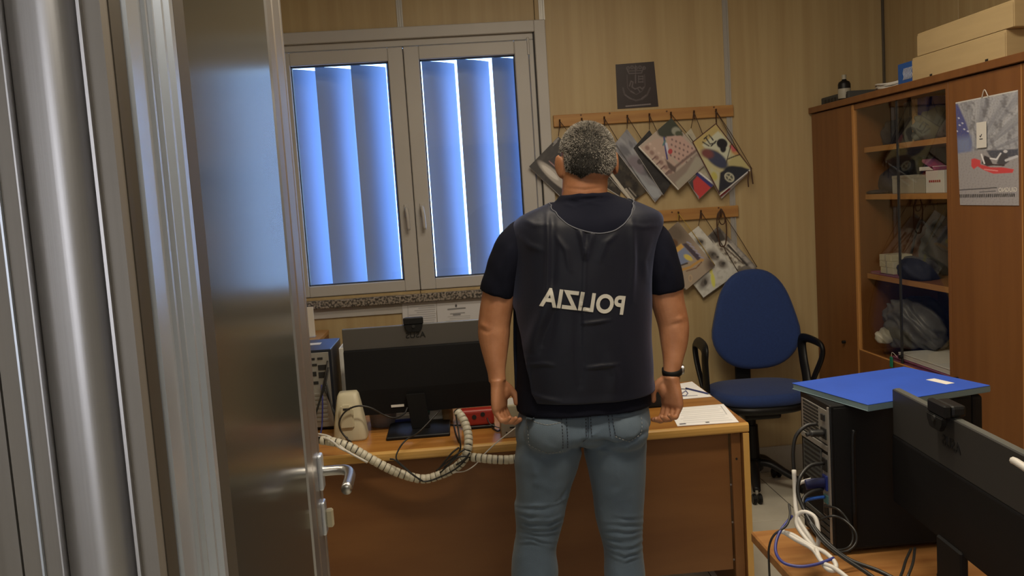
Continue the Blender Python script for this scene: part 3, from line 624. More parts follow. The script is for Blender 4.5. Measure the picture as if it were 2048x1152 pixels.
def egg(w0, w1, h, n=48, e=2.5):
    out = []
    for k in range(n):
        a = 2*PI*k/n; ca, sa = math.cos(a), math.sin(a)
        x = abs(ca)**(2/e)*math.copysign(1, ca); y = abs(sa)**(2/e)*math.copysign(1, sa)
        wv = w0+(w1-w0)*(y+1)/2
        wv = wv*(1+0.10*math.exp(-((y+0.35)/0.45)**2)); out.append((x*wv/2, y*h/2))
    return out
bz0, bz1 = at(1500, 735, Y=4.53)[2], at(1505, 537, Y=4.56)[2]
bw = (at(1597, 650, Y=4.53)-at(1413, 640, Y=4.53))[0]*1.10
bcx = at(1505, 640, Y=4.53)[0]-1.445
bt = R(7)
pad('backrest', egg(bw*0.88, bw*0.66, bz1-bz0), 0.055, lambda u, v_, w: (u+bcx, 0.135+w+math.sin(bt)*v_*0.9-0.25*u*u, (bz0+bz1)/2+v_), 'chair')
pad('backrest_shell', egg(bw*0.86, bw*0.64, (bz1-bz0)*0.97), 0.03, lambda u, v_, w: (u+bcx, 0.165+w+math.sin(bt)*v_*0.9-0.25*u*u, (bz0+bz1)/2+v_), 'black')
sz = at(1510, 750, Y=4.45)[2]-0.02
sx = at(1517, 780, Y=4.28)[0]-1.445
pad('seat', egg(0.475, 0.44, 0.44, e=2.8), 0.060, lambda u, v_, w: (u+sx, -v_-0.10, sz-0.03+w), 'chair')
pad('seat_shell', egg(0.465, 0.43, 0.43, e=2.8), 0.045, lambda u, v_, w: (u+sx, -v_-0.10, sz-0.075+w), 'black')
box('seat_mechanism', sx-0.09, sx+0.09, -0.18, 0.11, sz-0.15, sz-0.09, 'black', t, bev=0.012, seg=2)
box('backrest_bracket', sx-0.04, sx+0.04, 0.03, 0.16, sz-0.14, sz-0.115, 'black', t, bev=0.006); box('backrest_bracket', sx-0.04, sx+0.04, 0.145, 0.165, sz-0.14, sz+0.20, 'black', t, bev=0.006)
tube('height_lever', [(sx+0.05, -0.08, sz-0.12), (sx+0.2, -0.08, sz-0.125), (sx+0.26, -0.08, sz-0.12)], 0.006, 'black', t)
for s_ in (-1, 1):
    cx_ = sx+s_*0.262; zt = at(1620, 690, Y=4.2)[2] if s_ > 0 else at(1395, 700, Y=4.2)[2]
    lp = [(cx_-s_*0.11, -0.10, sz-0.085), (cx_-s_*0.01, -0.10, sz-0.075), (cx_, -0.14, sz+0.02), (cx_+s_*0.02, -0.21, zt-0.06), (cx_+s_*0.02, -0.22, zt-0.005), (cx_+s_*0.015, -0.16, zt+0.012), (cx_+s_*0.01, -0.02, zt+0.01), (cx_+s_*0.01, 0.03, zt-0.02), (cx_+s_*0.008, 0.01, zt-0.10), (cx_, -0.05, sz+0.02), (cx_-s_*0.01, -0.09, sz-0.06)]
    tube('armrest', lp, [(0.026, 0.012)]*61, 'black', t, k=6, n=10)
BY = 0.07
cyl('gas_column', (0, BY, 0.30), 0.026, 0.36, 'black', t); cyl('column_cover', (0, BY, 0.24), 0.040, 0.20, 'black', t, r2=0.034)
cyl('base_hub', (0, BY, 0.135), 0.055, 0.07, 'black', t, bev=0.01)
for k in range(5):
    a = R(-30+72*k); ca, sa = math.cos(a), math.sin(a); r_ = 0.23
    tube('base_leg', [(0.02*ca, BY+0.02*sa, 0.145), (0.09*ca, BY+0.09*sa, 0.142), (0.17*ca, BY+0.17*sa, 0.100), (r_*ca, BY+r_*sa, 0.068)], [(0.032-0.0007*i, 0.022-0.0004*i) for i in range(19)], 'black', t, n=10)
    cyl('caster_stem', (r_*ca, BY+r_*sa, 0.062), 0.008, 0.02, 'metal', t, n=10)
    for q in (-0.014, 0.014):
        aa = a+0.6; cyl('caster', (r_*ca+q, BY+r_*sa, 0.0265), 0.026, 0.018, 'black', t, axis='x', n=20, bev=0.004).rotation_euler = (0, 0, 0)

# ================================================================== PRINTED THINGS ON THE WALL
def alb(r, g, b): return (min(1, s2l(r)/0.58), min(1, s2l(g)/0.55), min(1, s2l(b)/0.48))
class Paint:
    """colours of a printed sheet, one per mesh vertex"""
    def __init__(s, x, y, base): s.x, s.y = x, y; s.c = np.tile(np.array(alb(*base)), (len(x), 1))
    def mix(s, mask, col):
        k = np.clip(mask, 0, 1)[:, None]; s.c = s.c*(1-k)+np.array(alb(*col))*k; return s
    def ell(s, cx, cy, rx, ry, col, rot=0, soft=0.25):
        a = R(rot); dx = (s.x-cx)*math.cos(a)+(s.y-cy)*math.sin(a); dy = -(s.x-cx)*math.sin(a)+(s.y-cy)*math.cos(a)
        d = np.sqrt((dx/rx)**2+(dy/ry)**2); return s.mix((1-d)/soft+0.5, col)
    def poly(s, pts, col, soft=1.0):
        n = len(pts); ins = np.zeros(len(s.x), bool); dm = np.full(len(s.x), 1e9)
        for i in range(n):
            (x1, y1), (x2, y2) = pts[i], pts[(i+1) % n]
            cond = ((y1 > s.y) != (y2 > s.y)) & (s.x < (x2-x1)*(s.y-y1)/((y2-y1) if y2 != y1 else 1e-9)+x1); ins ^= cond
            t = np.clip(((s.x-x1)*(x2-x1)+(s.y-y1)*(y2-y1))/((x2-x1)**2+(y2-y1)**2+1e-9), 0, 1)
            dm = np.minimum(dm, np.hypot(s.x-x1-t*(x2-x1), s.y-y1-t*(y2-y1)))
        return s.mix(np.where(ins, dm, -dm)/soft+0.5, col)
    def line(s, pts, w_, col, soft=0.8, k=1.0):
        dm = np.full(len(s.x), 1e9)
        for (x1, y1), (x2, y2) in zip(pts[:-1], pts[1:]):
            t = np.clip(((s.x-x1)*(x2-x1)+(s.y-y1)*(y2-y1))/((x2-x1)**2+(y2-y1)**2+1e-9), 0, 1)
            dm = np.minimum(dm, np.hypot(s.x-x1-t*(x2-x1), s.y-y1-t*(y2-y1)))
        return s.mix(k*np.clip((w_/2-dm)/soft+0.5, 0, 1), col)
    def noise(s, col, f=0.05, seed=0, k=1.0, lo=0.0, hi=0.6, rot=None, st=1.0):
        x, y = s.x, s.y
        if rot is not None:
            a = R(rot); x, y = (s.x*math.cos(a)+s.y*math.sin(a))*st, -s.x*math.sin(a)+s.y*math.cos(a)
        n = fbm(x, y, seed, 3, f); return s.mix(k*np.clip((n-lo)/(hi-lo), 0, 1), col)
def sheet(name, parent, corners, base, fn, step=1.3, thick=0.003, curl=0.0, origin=(0, 0, 0), plane='Y', depth=None, mt='print'):
    """corners: 4 pixel corners T,R,B,L on a plane; a slab whose front is coloured by fn(Paint)"""
    T, Rr, B, L = [np.array(c, float) for c in corners]
    nu = max(4, int(np.linalg.norm(Rr-T)/step)); nv = max(4, int(np.linalg.norm(L-T)/step))
    xs_, ys_, V = [], [], []
    Pw = [at(c[0], c[1], **{plane: depth}) for c in (T, Rr, B, L)]
    nrm = np.array([0, -1, 0]) if plane == 'Y' else np.array([-1, 0, 0])
    for j in range(nv+1):
        for i in range(nu+1):
            u, v = i/nu, j/nv
            q = (T*(1-u)+Rr*u)*(1-v)+(L*(1-u)+B*u)*v; xs_.append(q[0]); ys_.append(q[1])
            p = (Pw[0]*(1-u)+Pw[1]*u)*(1-v)+(Pw[3]*(1-u)+Pw[2]*u)*v
            V.append(p+nrm*(curl*(v*v)+curl*0.4*math.sin(PI*u)*v)-np.array(origin))
    nF = len(V); V += [v-nrm*thick for v in V]; W = nu+1; Fs = []
    for j in range(nv):
        for i in range(nu):
            a = j*W+i; Fs.append((a, a+1, a+W+1, a+W))
    # border
    loop = [i for i in range(W)]+[j*W+nu for j in range(1, nv+1)]+[nv*W+i for i in range(nu-1, -1, -1)]+[j*W for j in range(nv-1, 0, -1)]
    for k in range(len(loop)):
        a, b = loop[k], loop[(k+1) % len(loop)]; Fs.append((a, a+nF, b+nF, b))
    Fs.append(tuple(i+nF for i in loop))
    me = bpy.data.meshes.new(name); me.from_pydata([tuple(v) for v in V], [], Fs); me.update()
    P = Paint(np.array(xs_), np.array(ys_), base); fn(P); g_ = P.c.mean(1, keepdims=True); P.c = (P.c*0.82+g_*0.18)*0.82
    col = np.ones((len(V), 4)); col[:nF, :3] = P.c; col[nF:, :3] = alb(170, 165, 155)
    at_ = me.color_attributes.new('Col', 'FLOAT_COLOR', 'POINT'); at_.data.foreach_set('color', col.ravel())
    bm = bmesh.new(); bm.from_mesh(me); bmesh.ops.recalc_face_normals(bm, faces=bm.faces); bm.to_mesh(me); bm.free()
    return link(name, me, mt, parent)

# ---- the two peg rails
RY = YW-0.016
def rail(x0, x1, zc, pegs, label):
    t = thing('peg_rail', label, 'rail', ((x0+x1)/2, YW-0.008, zc))
    hw = (x1-x0)/2
    box('rail_board', -hw, hw, -0.010, 0.0075, -0.030, 0.030, 'railw', t, bev=0.003, seg=2)
    for x, z_ in ((-0.33, 0.029), (-0.18, 0.029), (0.12, 0.022), (0.37, 0.029)): cyl('wood_knot', (x, -0.0096, z_-0.006), 0.005, 0.002, 'knot', t, axis='y', n=10)
    for px, py in pegs:
        q = at(px, py, Y=YW-0.02); tube('peg', [(q[0]-t.location.x, -0.010, q[2]-zc-0.002), (q[0]-t.location.x, -0.022, q[2]-zc), (q[0]-t.location.x, -0.030, q[2]-zc+0.008)], 0.0035, 'peg', t, n=8); tube('cord_knot', [(q[0]-t.location.x, -0.016, q[2]-zc+0.010), (q[0]-t.location.x+0.001, -0.020, q[2]-zc-0.010), (q[0]-t.location.x, -0.018, q[2]-zc-0.034)], 0.0036, 'peg', t, n=7)
    return t
rz1 = at(1300, 231, Y=RY)[2]; rz2 = at(1400, 427, Y=RY)[2]
PEG1 = [(1119, 243), (1163, 240), (1208, 237), (1254, 234), (1298, 231), (1341, 228), (1387, 225), (1431, 222)]
rail(0.549, at(1467, 220, Y=RY)[0], rz1, PEG1, 'upper light wooden peg rail on the panelled wall right of the window')
PEG2 = [(1356, 427), (1401, 424), (1441, 421)]
rail(0.549, at(1477, 420, Y=RY)[0], rz2, PEG2, 'lower light wooden peg rail on the panelled wall behind the man')

GRP = 'wall calendars hanging from the peg rails'
def calendar(label, corners, peg, base, fn, off, curl=0.0, cordm='cord', attach=(0, 1)):
    d = YW-off; c0 = at(*np.mean(np.array(corners), 0), Y=d); o = (c0[0], YW-off, c0[2])
    t = thing('wall_calendar', label, 'calendar', o, 0, GRP)
    sheet('printed_page', t, corners, base, fn, origin=o, depth=d, curl=curl)
    inner = [tuple(np.array(c)*0.97+np.mean(np.array(corners), 0)*0.03+np.array([0, 3])) for c in corners]
    sheet('under_pages', t, inner, (190, 186, 175), lambda p: None, step=30, thick=0.002, origin=o, depth=d+0.0045)
    pg = at(*peg, Y=YW-0.030); P = lambda c, k=0.0: at(*c, Y=d-0.001)-np.array(o)
    pgl = np.array([pg[0]-o[0], pg[1]-o[1], pg[2]-o[2]])
    T = P(corners[0]); Rr = P(corners[1])
    tubes('cord', [[pgl, (pgl*0.5+T*0.5)+np.array([0.001, 0, 0]), T+np.array([0, 0, 0.002])], [pgl+np.array([0.003, 0, 0]), (pgl*0.5+Rr*0.5)+np.array([0.004, 0, 0.004]), Rr]], 0.0018, cordm, t, k=4, n=5)
    return t
def pA(p):
    p.noise((60, 55, 52), 0.02, 1, 0.8); p.ell(1108, 352, 42, 10, (150, 142, 130), 43); p.ell(1100, 345, 22, 5, (185, 178, 165), 42)
    p.poly([(1098, 322), (1120, 303), (1140, 318), (1118, 340)], (42, 36, 38)); p.line([(1098, 322), (1120, 342), (1128, 352)], 1.6, (150, 110, 110)); p.line([(1108, 285), (1116, 277)], 4, (120, 116, 112)); p.line([(1106, 291), (1114, 283)], 1.5, (130, 126, 120))
    p.line([(1068, 345), (1125, 398)], 2.0, (150, 146, 140))
calendar('dark calendar with a pale streak, left of the man\'s head', [(1117, 273), (1204, 357), (1145, 417), (1058, 333)], PEG1[0], (44, 40, 40), pA, 0.034, 0.004)
def pB(p): p.noise((90, 84, 70), 0.03, 5, 0.9); p.noise((25, 23, 22), 0.06, 6, 0.9)
calendar('dark patterned calendar mostly hidden behind the man\'s head', [(1163, 268), (1245, 355), (1240, 392), (1120, 315)], PEG1[1], (48, 42, 36), pB, 0.012)
def pC(p):
    p.noise((75, 66, 50), 0.025, 8, 0.9, rot=30, st=0.4); p.noise((22, 20, 20), 0.05, 9, 0.8); p.line([(1224, 350), (1264, 403)], 6, (176, 168, 148)); p.line([(1252, 378), (1268, 398)], 4, (150, 142, 126)); p.line([(1258, 376), (1272, 392)], 2, (128, 122, 110))
calendar('near-black calendar with a cream border right of the man\'s neck', [(1210, 265), (1292, 383), (1264, 404), (1172, 300)], PEG1[2], (40, 36, 32), pC, 0.022)
def pD(p):
    p.noise((150, 150, 152), 0.02, 11, 0.9, rot=50, st=0.4); p.noise((84, 84, 90), 0.03, 12, 0.8, rot=50, st=0.4)
    p.ell(1272, 330, 20, 18, (110, 100, 106), 40, 0.5); p.ell(1281, 323, 7, 6, (66, 60, 62)); p.poly([(1284, 330), (1300, 322), (1345, 370), (1328, 392), (1316, 372), (1296, 352)], (44, 40, 40), 4)
    p.line([(1262, 340), (1290, 372), (1308, 390)], 12, (134, 138, 140), 5); p.ell(1307, 384, 14, 10, (140, 144, 146), 45, 0.5); p.line([(1232, 290), (1308, 402)], 2.0, (60, 58, 56))
calendar('grey cloudy-sky calendar with a dark lower right corner', [(1254, 258), (1338, 372), (1311, 404), (1226, 292)], PEG1[3], (120, 120, 122), pD, 0.030)
def pE(p): p.noise((50, 48, 46), 0.02, 15, 0.6); p.ell(1338, 345, 5, 4, (70, 66, 64))
calendar('black calendar behind the one showing the pink palace', [(1299, 260), (1352, 352), (1327, 390), (1267, 296)], PEG1[4], (30, 29, 31), pE, 0.038)
def pF(p):
    p.poly([(1342, 232), (1368, 262), (1338, 276), (1318, 270), (1320, 256)], (48, 54, 42), 2); p.ell(1330, 262, 16, 13, (50, 54, 44), 0, 0.3); p.ell(1352, 262, 9, 8, (132, 132, 112), 20, 0.4); p.ell(1358, 268, 8, 6, (66, 72, 52), 20, 0.4)
    p.poly([(1333, 273), (1362, 271), (1392, 300), (1364, 330), (1342, 312), (1334, 290)], (172, 138, 122), 2)
    p.poly([(1279, 296), (1306, 280), (1322, 276), (1330, 296), (1352, 328), (1348, 350), (1338, 352), (1300, 314)], (168, 142, 124), 2)
    for i in range(6):
        for j in range(4): p.ell(1344+i*8.0-j*1.0, 279+i*2.0+j*10.5+i*1.5, 1.7, 2.4, (112, 88, 82), -25, 0.6)
    for i in range(6): p.ell(1294+i*9.2, 296+i*9.6, 4.2, 5.0, (132, 102, 90), -40, 0.7); p.ell(1300+i*8.5, 288+i*9.0, 2.4, 3.0, (182, 158, 140), -40, 0.5)
    for i in range(5): p.line([(1303+i*9, 320+i*0.1+i*9), (1310+i*9, 314+i*9)], 2.2, (96, 62, 60))
    p.poly([(1331, 352), (1350, 345), (1368, 330), (1400, 300), (1418, 322), (1356, 378)], (128, 112, 98), 3); p.poly([(1392, 312), (1415, 322), (1356, 379), (1350, 365), (1372, 345)], (146, 138, 118), 4)
    p.line([(1330, 350), (1396, 298)], 5, (110, 88, 80), 3); p.poly([(1330, 318), (1352, 336), (1350, 346), (1336, 336)], (92, 74, 66), 3)
    p.line([(1328, 275), (1331, 300), (1334, 318)], 3.2, (44, 46, 110)); p.line([(1332, 287), (1336, 306)], 4.5, (176, 176, 186)); p.ell(1340, 303, 4.6, 5.5, (166, 40, 46), 20); p.line([(1330, 281), (1326, 290)], 3, (60, 110, 110)); p.line([(1277, 294), (1355, 379)], 3.5, (196, 190, 172))
    p.line([(1343, 236), (1415, 322)], 1.5, (60, 40, 32))
calendar('calendar with a pink palace facade, trees and a small tricolour flag', [(1343, 236), (1416, 324), (1356, 380), (1276, 294)], PEG1[5], (160, 144, 126), pF, 0.058, 0.006)
def pG(p):
    p.noise((140, 132, 108), 0.02, 21, 0.7); p.poly([(1370, 372), (1398, 344), (1440, 372), (1398, 400)], (64, 60, 58), 2); p.poly([(1386, 362), (1396, 350), (1422, 376), (1418, 392), (1398, 398), (1388, 384)], (176, 32, 34), 2)
    p.line([(1392, 346), (1428, 376)], 6, (40, 40, 104)); p.line([(1396, 343), (1430, 370)], 3, (206, 200, 200)); p.line([(1378, 372), (1396, 394)], 4, (120, 124, 122)); p.line([(1384, 366), (1388, 392)], 3, (52, 52, 54))
calendar('pale calendar with a red and blue lower corner between its two neighbours', [(1382, 257), (1438, 360), (1398, 398), (1338, 300)], PEG1[6], (160, 150, 122), pG, 0.044)
def pH2(p): p.poly([(1440, 396), (1462, 378), (1446, 370), (1430, 382)], (160, 44, 46), 2)
calendar('pale calendar with a red corner peeping out below the comic-style one', [(1434, 256), (1497, 345), (1443, 397), (1392, 296)], (1431, 222), (190, 184, 172), pH2, 0.028)
def pH(p):
    p.poly([(1384, 284), (1432, 246), (1446, 258), (1400, 302)], (168, 146, 78), 5); p.poly([(1404, 290), (1436, 262), (1458, 285), (1460, 310), (1448, 326), (1436, 300), (1414, 300)], (176, 176, 146), 3)
    for q in ([(1405, 284), (1418, 292)], [(1412, 276), (1420, 288), (1430, 286)], [(1418, 270), (1426, 280)], [(1422, 292), (1432, 282)], [(1408, 278), (1414, 272)]): p.line(q, 2.4, (40, 40, 42))
    p.ell(1444, 287, 11, 10, (24, 24, 30), 20, 0.2); p.ell(1446, 297, 6, 8, (26, 26, 32), 0, 0.3); p.ell(1433, 318, 27, 13, (50, 56, 78), 38, 0.3); p.ell(1414, 307, 13, 9, (110, 56, 54), 20, 0.6)
    p.poly([(1456, 325), (1478, 302), (1500, 328), (1500, 337), (1478, 335), (1460, 332)], (164, 152, 92), 3); p.ell(1472, 303, 10, 7, (170, 122, 62), 30, 0.5); p.line([(1455, 318), (1470, 312), (1482, 308)], 2.2, (40, 34, 26)); p.poly([(1458, 292), (1468, 286), (1480, 300), (1466, 304)], (176, 70, 70), 3)
    p.poly([(1420, 335), (1438, 345), (1440, 385), (1430, 385)], (168, 164, 128), 3); p.ell(1428, 352, 6, 9, (170, 160, 60), -20, 0.6)
    p.poly([(1436, 388), (1440, 345), (1458, 334), (1482, 333), (1503, 340), (1466, 370)], (34, 36, 44), 3); p.ell(1470, 342, 22, 10, (30, 36, 44), 10, 0.3)
    p.ell(1458.5, 354.5, 11, 8.5, (176, 172, 142), 40, 0.15); p.ell(1458.5, 354.5, 8.5, 6.2, (70, 72, 62), 40, 0.2); p.line([(1453, 351), (1464, 359)], 2.5, (168, 162, 130)); p.line([(1456, 358), (1461, 350)], 2, (168, 162, 130))
    for q in ([(1384, 284), (1432, 246)], [(1432, 246), (1504, 338)], [(1384, 284), (1439, 391)]): p.line(q, 4.0, (66, 24, 20))
    p.line([(1439, 391), (1500, 341)], 3, (190, 186, 176)); p.line([(1452, 326), (1463, 285)], 1.8, (60, 50, 40))
tH = calendar('colourful comic-style calendar, rightmost on the upper rail', [(1432, 246), (1504, 338), (1439, 391), (1384, 284)], PEG1[7], (170, 160, 110), pH, 0.062, 0.004)
o_ = tH.location; q0 = [np.array(at(*c, Y=YW-0.066))-np.array(o_) for c in ((1502, 336), (1504, 355), (1506, 368), (1497, 342), (1496, 360), (1497, 374))]
tubes('ribbon_tail', [q0[:3], q0[3:]], 0.0035, 'peg', tH, n=6)
def pI(p):
    p.ell(1350, 465, 34, 22, (96, 82, 66), 40, 1.2); p.ell(1425, 528, 12, 14, (84, 70, 58), 0, 1.2); p.ell(1346, 487, 10, 9, (92, 62, 34), 0, 0.4); p.poly([(1341, 504), (1364, 488), (1388, 517), (1362, 530), (1344, 520)], (112, 124, 150), 2)
    p.poly([(1341, 503), (1362, 487), (1368, 494), (1346, 511)], (196, 148, 50), 2); p.poly([(1364, 488), (1372, 486), (1402, 514), (1396, 522)], (66, 58, 70), 2)
    for i in range(5): p.line([(1374+i*6, 484+i*7), (1382+i*6, 488+i*7)], 2.4, (140, 138, 160))
    p.ell(1376, 515, 10, 5, (206, 176, 50), 30, 0.4); p.line([(1360, 540), (1380, 534), (1398, 522), (1405, 520)], 5, (180, 132, 50)); p.line([(1372, 542), (1392, 536), (1403, 524)], 2, (110, 70, 40)); p.line([(1362, 530), (1374, 526)], 3, (60, 50, 46))
    p.ell(1380, 556, 4, 7, (176, 150, 110), 0, 0.3); p.ell(1380, 556, 2.6, 5, (150, 128, 104), 0, 0.4)
calendar('tan calendar with a yellow figure, leftmost visible on the lower rail', [(1356, 443), (1430, 531), (1372, 579), (1290, 502)], PEG2[0], (152, 134, 110), pI, 0.052, 0.012, 'ycord')
def pJ(p):
    for (x, y, rx, ry) in ((1400, 484, 9, 7), (1424, 510, 12, 10), (1444, 528, 10, 8), (1408, 565, 8, 14), (1415, 518, 5, 6), (1432, 515, 6, 5)): p.ell(x, y, rx, ry, (96, 88, 78), 30, 0.9); p.ell(x+3, y-1, rx*0.4, ry*0.4, (60, 56, 50), 0, 0.6)
    p.noise((140, 134, 120), 0.06, 31, 0.4); p.ell(1426, 560, 4, 15, (206, 196, 60), -8, 0.4); p.ell(1422, 542, 3, 6, (200, 190, 70), 0, 0.5)
calendar('white sketch calendar hanging behind the tan one on the lower rail', [(1397, 452), (1477, 545), (1407, 595), (1335, 500)], PEG2[1], (184, 180, 164), pJ, 0.036)
def pK(p):
    p.poly([(1425, 480), (1450, 478), (1475, 500), (1490, 530), (1470, 540), (1440, 520)], (186, 178, 156), 2)
    for i in range(5): p.line([(1446+i*8, 492+i*7), (1456+i*8, 500+i*7)], 3.0, (92, 78, 64)); p.ell(1443+i*9, 498+i*9, 3.5, 3, (120, 108, 92), 40, 0.5)
    p.poly([(1418, 470), (1440, 458), (1452, 480), (1430, 486)], (66, 60, 54), 3); p.line([(1462, 485), (1505, 534)], 7, (150, 142, 130), 3); p.line([(1456, 490), (1494, 530)], 4, (56, 50, 46)); p.noise((70, 64, 58), 0.05, 41, 0.5)
tK = calendar('grey-brown calendar with pale houses, rightmost on the lower rail behind the chair', [(1436, 452), (1514, 534), (1462, 585), (1396, 492)], PEG2[2], (112, 104, 92), pK, 0.024)
o_ = at(1441, 421, Y=YW-0.055); t = thing('cord_loop', 'black cord loop hanging over the right end of the lower rail', 'cord', tuple(o_))
lp = [np.array(at(x, y, Y=YW-0.075))-o_ for x, y in ((1441, 420), (1435, 430), (1434, 450), (1437, 475), (1441, 492), (1450, 490), (1453, 470), (1452, 445), (1448, 428), (1443, 419))]
lp[0] = lp[0]*1.0; tube('cord_strand', lp, 0.0035, 'peg', t, k=6, n=6)
lp = [np.array(at(x, y, Y=YW-0.080))-o_ for x, y in ((1440, 421), (1437, 436), (1442, 448), (1449, 446), (1449, 432), (1443, 421))]; tube('cord_strand', lp, 0.003, 'peg', t, k=6, n=6)
# ---- emblem poster
def pP(p):
    lc_ = (76, 66, 66)
    p.noise((28, 18, 20), 0.01, 51, 0.5)
    cx, cy = 1272, 165
    for i in range(5): p.ell(1256+i*8, 136-(i % 2)*1.5, 3.4, 3.4, lc_, 0, 0.5); p.ell(1256+i*8, 136-(i % 2)*1.5, 1.8, 1.8, (40, 28, 30), 0, 0.5)
    p.line([(1253, 137), (1258, 147), (1283, 146), (1287, 135)], 1.8, lc_); p.line([(1255, 142), (1285, 141)], 1.5, lc_); p.line([(1271, 130), (1271, 148)], 1.3, lc_)
    p.line([(1254, 150), (1255, 175), (1262, 184), (1273, 189), (1284, 182), (1290, 172), (1289, 149)], 1.3, (66, 54, 56)); p.line([(1271, 150), (1271, 166)], 2.2, lc_)
    for z_ in (153, 158, 164): p.line([(1277, z_), (1286, z_-0.5)], 2.0, lc_)
    p.line([(1277, 151), (1277, 165)], 1.2, lc_); p.line([(1286, 151), (1286, 165)], 1.2, lc_); p.line([(1259, 172), (1262, 162), (1266, 164), (1264, 174), (1270, 178), (1280, 174), (1284, 178), (1288, 174)], 2.2, lc_)
    p.line([(1262, 182), (1268, 186)], 2, lc_); p.line([(1280, 184), (1276, 178)], 1.8, lc_)
    p.line([(1246, 176), (1249, 188), (1258, 196), (1272, 201), (1284, 198), (1294, 190), (1300, 176)], 3.2, (62, 52, 52)); p.line([(1250, 190), (1262, 197)], 2, lc_); p.line([(1283, 197), (1292, 190)], 2, lc_)
    for i in range(11): p.line([(1252+i*4.6, 212.5-i*0.4), (1254.6+i*4.6, 212.3-i*0.4)], 2.4, (112, 102, 98), k=0.9)
oP = at(1273, 170, Y=YW-0.004); t = thing('emblem_poster', 'small dark maroon poster with a crowned crest above the upper rail', 'poster', (oP[0], YW-0.004, oP[2]))
sheet('printed_poster', t, [(1231, 129), (1308, 123), (1317, 213), (1235, 218)], (34, 20, 23), pP, step=0.8, thick=0.002, origin=tuple(t.location), depth=YW-0.003)
# ---- notices below the sill
def lines(p, x0, x1, ys2, sl, col=(120, 118, 116), seed=1):
    rs = random.Random(seed)
    for y in ys2:
        a = x0+rs.uniform(0, (x1-x0)*0.5); b = x1-rs.uniform(0, 3); p.line([(a, y-(a-x0)*sl), (b, y-(b-x0)*sl)], 1.5, col, k=0.8)
def pN1(p): lines(p, 816, 871, [614+4.2*k for k in range(14)], 0.07); p.line([(815.5, 612), (817, 660)], 1.6, (140, 138, 134))
def pN2(p):
    p.ell(912, 611.5, 1.8, 3.4, (60, 60, 60)); p.line([(896, 619), (930, 616)], 3.0, (104, 102, 100)); p.line([(901, 628), (929, 625.5)], 2.0, (112, 110, 108)); p.line([(907, 630), (920, 629)], 3.0, (100, 98, 96)); lines(p, 890, 940, [634, 638, 643, 650, 655], 0.05, (140, 138, 134), 4)
for nm, cs_, fn, lb in (('a', [(804, 607), (872, 602), (875, 668), (807, 674)], pN1, 'printed notice with dense lines below the sill, left one of two'), ('b', [(873, 602), (966, 596), (969, 660), (876, 668)], pN2, 'printed notice with a small crest below the sill, right one of two')):
    c0 = at(*np.mean(np.array(cs_), 0), Y=YW-0.015); t = thing('wall_notice', lb, 'notice', (c0[0], YW-0.013, c0[2]))
    sheet('printed_sheet', t, cs_, (176, 172, 166), fn, step=1.0, thick=0.001, origin=tuple(t.location), depth=YW-0.013, mt='print')
# ---- photo calendar on the cabinet door
def pC1(p):
    x, y = p.x, p.y
    p.poly([(1911, 205), (2036, 180), (2037, 302), (1916, 310)], (120, 120, 122), 2)
    cx, cy = 1950, 318
    ang = np.arctan2(y-cy, x-cx); p.mix(np.clip(fbm(ang*14, np.hypot(x-cx, y-cy)*0.01, 61, 3, 0.35)*0.5+0.35, 0, 0.8), (166, 164, 160)); p.mix(np.clip(fbm(x, y, 62, 3, 0.03)*1.2-0.1, 0, 0.7), (84, 82, 82))
    p.poly([(1905, 206), (1916, 208), (1934, 244), (1946, 284), (1944, 300), (1914, 306)], (62, 66, 118), 4); p.poly([(1912, 276), (1944, 272), (1946, 306), (1914, 306)], (98, 110, 140), 14)
    for (a, b_) in ((1918, 236), (1926, 246), (1930, 258), (1914, 262), (1938, 262), (1920, 250)): p.ell(a, b_, 2.4, 1.6, (170, 170, 180), 20, 0.6)
    p.poly([(1914, 308), (1960, 300), (2037, 299), (2038, 412), (1919, 412)], (136, 130, 126), 4); p.poly([(1976, 300), (2037, 297), (2037, 312), (1986, 316)], (66, 68, 76), 3)
    p.noise((108, 102, 98), 0.16, 63, 0.4, 0.1)
    p.poly([(1945, 318), (1952, 316), (1964, 320), (1964, 328), (1985, 334), (2008, 334), (2029, 338), (2026, 345), (1990, 347), (1972, 340), (1958, 332), (1950, 338), (1945, 332)], (186, 38, 40), 1.5); p.line([(1972, 338), (1998, 341)], 2, (220, 120, 112))
    p.poly([(1972, 310), (1982, 314), (1990, 330), (1978, 332), (1966, 326)], (52, 46, 46), 2); p.poly([(1996, 326), (2004, 308), (2016, 304), (2020, 322), (2008, 332)], (66, 64, 66), 2); p.line([(1966, 308), (1972, 326)], 3, (196, 190, 182)); p.line([(1984, 316), (1996, 318), (2004, 306)], 3, (190, 186, 180)); p.line([(2014, 320), (2034, 312)], 5, (166, 164, 162)); p.ell(2013, 302, 4, 3, (176, 172, 168)); p.line([(1980, 328), (2010, 330)], 3, (60, 44, 42))
    p.line([(1919, 380), (1996, 375)], 2.0, (62, 60, 62)); p.line([(1962, 384), (1994, 382)], 1.4, (70, 68, 68)); p.line([(1970, 377), (1994, 375)], 1.5, (70, 68, 68))
    for k in range(30):
        xx = 1920+k*3.75; yy = 392-k*0.07
        p.line([(xx, yy-2.6), (xx+0.4, yy+2.6)], 2.3, (46, 44, 44), 0.5)
    p.line([(1911, 206), (2035, 181)], 2.5, (176, 172, 160))
oC = at(1975, 300, X=CX-0.003); t = thing('photo_calendar', 'large photo calendar with a red sled under a stormy sky on the cabinet door', 'calendar', (CX-0.003, oC[1], oC[2]))
sheet('printed_page', t, [(1911, 205), (2035, 180), (2037, 411), (1920, 410)], (140, 138, 136), pC1, step=0.95, thick=0.002, origin=tuple(t.location), plane='X', depth=CX-0.0032)
